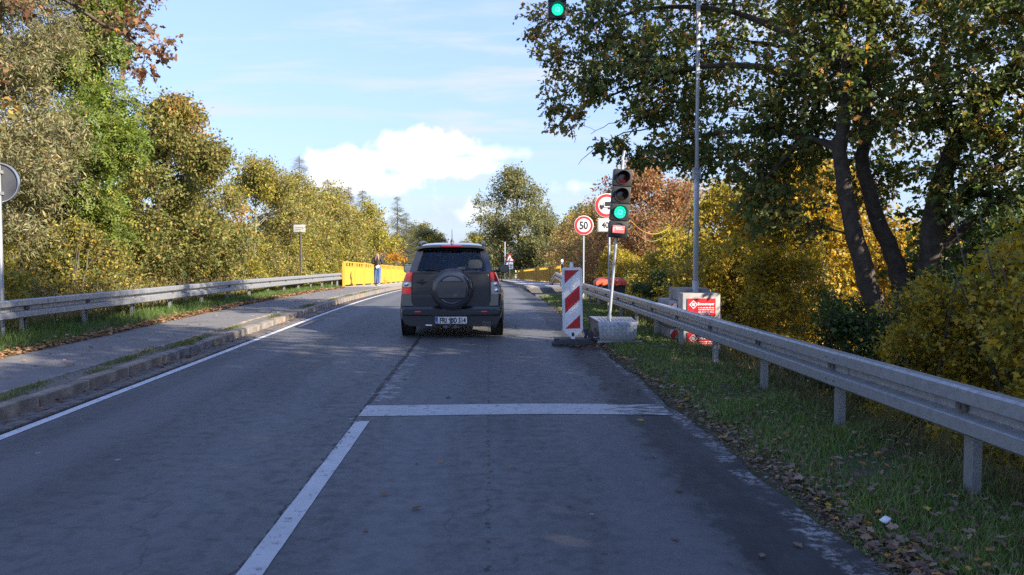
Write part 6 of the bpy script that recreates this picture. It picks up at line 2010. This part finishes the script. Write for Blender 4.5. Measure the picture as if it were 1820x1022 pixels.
for src, lab, x, y, s, rz in ((gold, 'golden maple deep behind the oak trunks', 10.4, 19.0, 0.85, 1.1), (gold, 'golden maple in front of the rusty beech', 9.6, 25.5, 1.05, 2.4), (goldgr, 'yellow green maple behind the orange grit bin', 6.8, 30.0, 0.78, 0.9),
                              (goldgr, 'dull maple behind the right half of the oak', 13.2, 17.5, 0.9, 3.9), (goldgr, 'dull green maple far behind the grit bin', 9.2, 35.0, 0.95, 4.2), (goldgr, 'yellow green maple just right of the concrete blocks', 6.1, 17.2, 0.72, 2.2), (gold, 'tall golden maple behind the whole thicket', 13.0, 27.0, 0.95, 5.2),
                              (goldgr, 'olive maple at the back of the thicket beyond the oak', 16.5, 24.0, 1.35, 3.3), (goldgr, 'small yellow green maple beside the speed limit sign post', 5.9, 37.0, 0.62, 5.6)):
    c = copy_tree(src)
    c.location = (x, y, gz(x, y))
    c.scale = (s, s, s)
    c.rotation_euler.z = rz
    c['label'] = lab


def shrub(name, label, x, y, h, w, pal, leaf, seed, n, twigs, group, bark=BARK_GREY, stems=5):
    rs = np.random.RandomState(seed + 900)
    g_ = gz(x, y)
    tr = []
    for s in range(stems):
        a = rs.uniform(0, 2 * math.pi)
        r_ = w * rs.uniform(.15, .42)
        tr.append(([(math.cos(a) * .06, math.sin(a) * .06, -.2), (math.cos(a) * r_ * .5, math.sin(a) * r_ * .5, h * .4), (math.cos(a) * r_, math.sin(a) * r_, h * rs.uniform(.75, .98))], 0.022, 0.006))
    cl = []
    for i in range(n):
        t = rs.uniform(0.03, 1)
        a = rs.uniform(0, 2 * math.pi)
        rr = w * .5 * (1 - t ** 2.4) ** .5 * rs.uniform(.1, 1) ** .5
        cl.append(((math.cos(a) * rr, math.sin(a) * rr, h * t * .92), tuple(np.array([.20, .20, .15]) * w * rs.uniform(.7, 1.2, 3)), twigs, pal))
    return grow(name, label, (x, y, g_), tr, cl, leaf, seed, group, 'shrub', bark, 'stem', limb_r=0.5, twig_r=0.8)


sh_leaf = dict(shape='oval', size=0.072, per=25, spread=0.07, droop=0.2)
mp_leaf = dict(shape='maple', size=0.075, per=15, spread=0.07, droop=0.3)
shA = shrub('shrub', 'yellow speckled shrub behind the post of the round sign', -9.4, 14.6, 2.7, 2.4, LGOLD, sh_leaf, 90, 26, 24, 'shrubs behind the footpath guardrail')
shB = shrub('shrub', 'green and yellow shrub below the pale trunk', -9.3, 18.4, 2.5, 2.4, OLIVE + LGOLD[2:3], sh_leaf, 91, 26, 24, 'shrubs behind the footpath guardrail')
for src, lab, x, y, s, rz in ((shA, 'low yellow green shrub in front of the willow', -10.2, 16.6, 1.0, 1.0), (shB, 'olive shrub between the pale trunk and the dry grass', -9.6, 20.6, 0.9, 2.0), (shA, 'yellowish shrub behind the dry grass', -9.9, 22.8, 0.9, 3.0),
                              (shB, 'dark olive shrub behind the middle of the footpath guardrail', -9.2, 25.2, 0.8, 4.0), (shA, 'pale yellow shrub behind the guardrail near the notice sign', -8.9, 29.6, 1.0, 5.0), (shB, 'olive shrub beside the notice sign post', -8.7, 32.4, 0.95, 0.4),
                              (shA, 'golden shrub in front of the yellow railing start', -8.8, 36.0, 1.2, 1.7), (shB, 'green shrub left of the round sign at the photo border', -9.8, 12.2, 1.1, 2.9), (shA, 'golden shrub just beyond the first yellow panel', -8.9, 45.0, 1.25, 4.7), (shB, 'olive shrub behind the yellow railing near the person', -8.8, 54.0, 1.4, 3.6),
                              (shB, 'tall olive shrub between the willow and the ash', -11.5, 23.5, 1.7, 5.6), (shA, 'tall yellow shrub filling the back behind the olive oak', -12.0, 28.0, 1.8, 0.2), (shB, 'tall olive shrub behind the birch', -11.6, 33.0, 1.7, 2.3), (shB, 'broad olive shrub deep behind the willows', -14.5, 18.0, 1.9, 4.1)):
    c = copy_tree(src)
    c.location = (x, y, gz(x, y))
    c.scale = (s, s, s)
    c.rotation_euler.z = rz
    c['label'] = lab
shG = shrub('shrub', 'dull gold maple shrub close behind the near guardrail', 5.9, 8.3, 3.3, 2.6, GOLDGREEN + GOLD[:2], mp_leaf, 92, 34, 30, 'shrubs on the bank behind the guardrail')
shD = shrub('shrub', 'dark green shrub at the foot of the oak', 6.2, 11.2, 2.6, 2.6, DARKGREEN, mp_leaf, 93, 30, 30, 'shrubs on the bank behind the guardrail')
for src, lab, x, y, s, rz in ((shG, 'gold shrub below the guardrail at the right border of the photo', 5.0, 6.6, 0.72, 1.2), (shG, 'low gold shrub under the rail between the near posts', 5.0, 9.2, 0.62, 2.4), (shD, 'dark green shrub right of the oak trunks', 8.2, 11.0, 1.5, 1.6),
                              (shG, 'tall gold shrub at the far right border', 7.6, 8.2, 1.2, 3.3), (shD, 'dark shrub behind the guardrail left of the oak', 5.4, 12.2, 0.7, 4.0), (shG, 'gold shrub behind the guardrail right of the concrete blocks', 5.3, 14.6, 0.78, 4.6), (shG, 'low gold shrub hiding behind the concrete blocks', 5.0, 17.0, 0.7, 5.4),
                              (shG, 'gold shrub behind the traffic light box and rail', 5.3, 20.0, 0.75, 0.3), (shD, 'dull green shrub beside the grit bin', 5.6, 26.5, 0.8, 0.9), (shG, 'yellowish shrub beyond the grit bin', 5.6, 32.0, 0.8, 2.0), (shD, 'dark shrub low on the bank in front of the oak', 7.2, 9.6, 0.9, 5.0), (shD, 'tall dark green shrub behind the leaning oak limbs', 9.2, 14.6, 1.7, 2.7)):
    c = copy_tree(src)
    c.location = (x, y, gz(x, y))
    c.scale = (s, s, s)
    c.rotation_euler.z = rz
    c['label'] = lab

# the tree belt goes on beside and behind the viewpoint; it is what shades the road
belt = row_tree('roadside_tree', 'leafy oak of the tree belt standing beside the viewpoint', 9.5, 3.0, 11.5, 6.0, 0.8, OAK, dict(shape='oval', size=0.22, per=13, spread=0.16, droop=0.3), 95, 56, 27, BARK, (0, 0), group='tree belt beside the viewpoint', r0=0.2, peak=0.6)
for i, (x, y, s, rz) in enumerate(((8.6, -2.5, 0.95, 1.0), (11.5, -6.5, 1.05, 2.0), (9.0, -10.5, 1.0, 3.0), (14.0, -1.0, 1.1, 4.0), (14.5, -13.0, 1.1, 5.0), (8.9, 6.7, 0.82, 2.7), (7.8, 0.4, 0.9, 3.6), (10.5, -4.5, 1.0, 0.2), (12.3, -2.6, 1.12, 1.9))):
    c = copy_tree(belt)
    c.location = (x, y, gz(x, y))
    c.scale = (s, s, s * 1.0)
    c.rotation_euler.z = rz
belt.scale = (1.0, 1.0, 1.32)


# ---- grass, dry stalks and fallen leaves
def blades(name, P, H, Wd, lean, cols, seed):
    rs = np.random.RandomState(seed)
    n = len(P)
    a = rs.uniform(0, 2 * np.pi, n)
    B = np.stack([np.cos(a), np.sin(a), np.zeros(n)], 1)
    ld = rs.normal(0, 1, (n, 2)) * lean
    ld = np.concatenate([ld, np.zeros((n, 1))], 1)
    up = np.array([0, 0, 1.0])
    h = H[:, None]
    w = Wd[:, None]
    v0, v1 = P - B * w, P + B * w
    mid = P + up * h * 0.55 + ld * h * 0.35
    v2, v3 = mid + B * w * .7, mid - B * w * .7
    tip = P + up * h * 0.95 + ld * h * 1.0
    vs = np.stack([v0, v1, v2, v3, tip], 1).reshape(-1, 3)
    base = np.arange(n)[:, None] * 5
    loops = np.concatenate([base + np.array([[0, 1, 2, 3]]), base + np.array([[3, 2, 4]])], 1).ravel()
    starts = (np.arange(n)[:, None] * 7 + np.array([[0, 4]])).ravel()
    C = np.concatenate([np.repeat(cols, 5, 0), np.ones((n * 5, 1))], 1)
    return link(name, np_mesh(name, vs, loops, starts, GRASS, C))


def noise2(x, y, s):
    return (np.sin(x * 3.1 * s + y * 1.7 * s + 1) + np.sin(-x * 1.9 * s + y * 2.6 * s + 2) + np.sin(x * 5.3 * s - y * 4.1 * s)) / 3


rs = np.random.RandomState(8)
gzv = np.vectorize(lambda x, y: ground_vz(x, y))


def scatter(n, x0, x1, y0, y1, pw):
    y = y0 + (y1 - y0) * rs.uniform(0, 1, n) ** pw
    x = rs.uniform(0, 1, n)
    return x0 + (x1 - x0) * x, y


GR = [((0.125, 0.215, 0.045), 5), ((0.155, 0.24, 0.06), 4), ((0.10, 0.165, 0.04), 3), ((0.26, 0.23, 0.11), 2.5)]
GRD = [((0.20, 0.17, 0.085), 4), ((0.14, 0.125, 0.055), 3), ((0.08, 0.10, 0.03), 3)]
x, y = scatter(150000, 1.80, 3.9, 2.6, 38, 2.1)
edge_x = 1.80 + 0.12 * noise2(x * 0, y, 1.3) + np.interp(y, [3, 8, 13, 30], [0.16, 0.04, -0.04, -0.12])
keep = (x > edge_x) & (rs.uniform(0, 1, len(x)) < np.clip(0.72 + 0.5 * noise2(x, y, 0.9), 0.2, 1)) & ~((y > 29.4) & (x < 3.6))
x, y = x[keep], y[keep]
far_dry = np.clip((x - 2.9) / 0.7, 0, 1)
H = rs.uniform(0.03, 0.085, len(x)) * (1 + 0.5 * noise2(x, y, 1.6)) * (1 + 0.7 * far_dry) * np.clip((x - edge_x[keep]) / 0.25, 0.4, 1)
dry = rs.uniform(0, 1, len(x)) < 0.75 * far_dry + 0.10
cols = np.where(dry[:, None], pick_cols(rs, len(x), GRD), pick_cols(rs, len(x), GR))
P = np.stack([x, y, gzv(x, y) - 0.006], 1)
o = blades('grass', P, H, rs.uniform(0.0024, 0.0048, len(x)) * np.interp(y, [3, 12, 30], [1.15, 1.7, 2.8]), 0.35, cols, 1)
tag(o, kind='stuff')
# footpath verge
x, y = scatter(44000, -8.5, -6.42, 8, 40, 1.5)
keep = rs.uniform(0, 1, len(x)) < np.clip(0.7 + 0.5 * noise2(x, y, 0.8), 0.2, 1) * np.clip((-6.36 - x) / 0.35, 0.15, 1)
x, y = x[keep], y[keep]
H = rs.uniform(0.06, 0.16, len(x)) * (1 + 0.5 * noise2(x, y, 1.1)) * np.interp(-x, [6.4, 7.0, 7.6, 8.5], [0.6, 1, 1.3, 1.8])
cols = np.where((rs.uniform(0, 1, len(x)) < 0.10)[:, None], pick_cols(rs, len(x), GRD), pick_cols(rs, len(x), [((0.075, 0.135, 0.024), 5), ((0.10, 0.16, 0.032), 4), ((0.05, 0.095, 0.02), 2)]))
P = np.stack([x, y, gzv(x, y) - 0.006], 1)
o = blades('grass', P, H, rs.uniform(0.004, 0.0075, len(x)), 0.35, cols, 2)
tag(o, kind='stuff')
# tufts along the kerb
tx, ty = [], []
for (yc, ln_, xc, n_) in ((6.6, .5, -4.70, 150), (7.5, .9, -4.62, 600), (8.5, .6, -4.72, 200), (9.6, .3, -4.55, 160), (10.6, .7, -4.70, 500), (11.6, .4, -4.80, 170), (12.6, 1.1, -4.62, 900), (12.3, .25, -4.50, 170), (15.0, .5, -4.66, 260), (17.5, .5, -4.56, 300), (21.0, .8, -4.62, 400), (24, .6, -4.55, 300), (27.0, .8, -4.6, 400), (30, 1.0, -4.55, 400), (33, .8, -4.55, 300)):
    tx.append(rs.normal(xc, .045, n_))
    ty.append(rs.normal(yc, ln_ * .5, n_))
x, y = np.concatenate(tx), np.concatenate(ty)
P = np.stack([x, y, np.vectorize(lambda b: road_z(b) + 0.12)(y)], 1)
o = blades('grass', P, rs.uniform(.025, .075, len(x)), rs.uniform(.0025, .005, len(x)), 0.6, pick_cols(rs, len(x), [((0.10, 0.14, 0.03), 4), ((0.15, 0.16, 0.05), 3), ((0.20, 0.17, 0.07), 2)]), 3)
tag(o, kind='stuff')
# dry stalks behind the footpath rail and on the right bank
x, y = scatter(3800, -9.4, -7.9, 13.0, 30, 1.0)
k_ = noise2(x, y, .5) > -0.25
x, y = x[k_], y[k_]
P = np.stack([x, y, gzv(x, y) - .01], 1)
o = blades('dry_grass', P, rs.uniform(.35, 1.05, len(x)), rs.uniform(.003, .007, len(x)), 0.42, pick_cols(rs, len(x), [((0.34, 0.27, 0.14), 4), ((0.26, 0.21, 0.10), 3), ((0.17, 0.16, 0.06), 2)]), 4)
tag(o, kind='stuff')
x, y = scatter(5000, 3.3, 4.6, 4, 30, 1.5)
P = np.stack([x, y, gzv(x, y) - .01], 1)
o = blades('dry_grass', P, rs.uniform(.12, .42, len(x)), rs.uniform(.0015, .004, len(x)), 0.5, pick_cols(rs, len(x), GRD), 5)
tag(o, kind='stuff')


def litter_leaves(name, x, y, z, size, pal, seed, shape='lobed'):
    rs_ = np.random.RandomState(seed)
    n = len(x)
    a = rs_.uniform(0, 2 * np.pi, n)
    D = np.stack([np.cos(a), np.sin(a), rs_.normal(0, .22, n)], 1)
    N = unit(np.stack([rs_.normal(0, .38, n), rs_.normal(0, .38, n), np.ones(n)], 1))
    P = np.stack([x, y, z], 1)
    o_ = link(name, leaves_mesh(name, P, D, N, size * rs_.uniform(.6, 1.25, n), shape, pick_cols(rs_, n, pal), DEADLEAF))
    return tag(o_, kind='stuff')


PALE = [((0.25, 0.18, 0.125), 3), ((0.20, 0.135, 0.09), 5), ((0.14, 0.085, 0.055), 3), ((0.36, 0.17, 0.045), 0.8), ((0.42, 0.27, 0.03), 0.5)]
ORLEAF = [((0.27, 0.145, 0.07), 4), ((0.20, 0.105, 0.05), 4), ((0.33, 0.20, 0.09), 3), ((0.18, 0.09, 0.04), 2)]
# along the verge edge, thickest near the viewer
y = 3.0 + 27 * rs.uniform(0, 1, 3600) ** 2.6
x = 1.84 + np.abs(rs.normal(0, .19, len(y))) + np.interp(y, [3, 8, 13, 30], [0.14, 0.04, -0.04, -0.14])
litter_leaves('fallen_leaves', x, y, gzv(x, y) + rs.uniform(.006, .03, len(x)), 0.056, PALE, 1)
y = 2.8 + 22 * rs.uniform(0, 1, 5200) ** 2.2
x = 1.74 + np.abs(rs.normal(0, .10, len(y))) + np.interp(y, [3, 8, 13, 30], [0.18, 0.07, -0.02, -0.10])
litter_leaves('leaf_crumbs', x, y, np.maximum(gzv(x, y), 0.0) + rs.uniform(.004, .016, len(x)), 0.028, BROWN[:1] + BROWN[2:3] + [((0.12, 0.10, 0.085), 5), ((0.22, 0.20, 0.18), 2)], 9, 'oval')
y = 3.0 + 22 * rs.uniform(0, 1, 1500) ** 1.7
x = rs.uniform(1.95, 3.7, len(y))
litter_leaves('fallen_leaves', x, y, gzv(x, y) + rs.uniform(.02, .07, len(x)), 0.062, PALE, 2)
y = 8 + 28 * rs.uniform(0, 1, 4200)
x = -6.42 - np.abs(rs.normal(0, .17, len(y))) + 0.08
litter_leaves('fallen_leaves', x, y, np.vectorize(lambda a, b: max(ground_vz(a, b), pave_z(a, b) if a > -6.5 else -9))(x, y) + rs.uniform(.008, .05, len(x)), 0.085, ORLEAF, 3)
y = 6 + 30 * rs.uniform(0, 1, 260)
x = rs.uniform(-6.4, -4.9, len(y))
litter_leaves('fallen_leaves', x, y, np.vectorize(lambda b: road_z(b) + .142)(y), 0.06, ORLEAF, 4)
y = np.concatenate([7 + 20 * rs.uniform(0, 1, 260), rs.normal(11.6, .4, 60)])
x = np.concatenate([-4.33 + np.abs(rs.normal(0, .06, 260)), rs.normal(-4.28, .05, 60)])
litter_leaves('fallen_leaves', x, y, np.vectorize(lambda b: road_z(b) + .022)(y) + rs.uniform(0, .015, len(x)), 0.055, BROWN + ORLEAF[:1], 5)
y = 4 + 16 * rs.uniform(0, 1, 70)
x = rs.uniform(-1.0, 1.75, len(y)) ** 1.0
litter_leaves('fallen_leaves', x, y, np.vectorize(lambda b: road_z(b) + .018)(y), 0.06, PALE, 6)
y = rs.normal(13.0, .45, 160)
x = rs.normal(1.62, .18, 160)
litter_leaves('fallen_leaves', x, y, np.full(160, .03) + rs.uniform(0, .02, 160), 0.06, BROWN, 7)
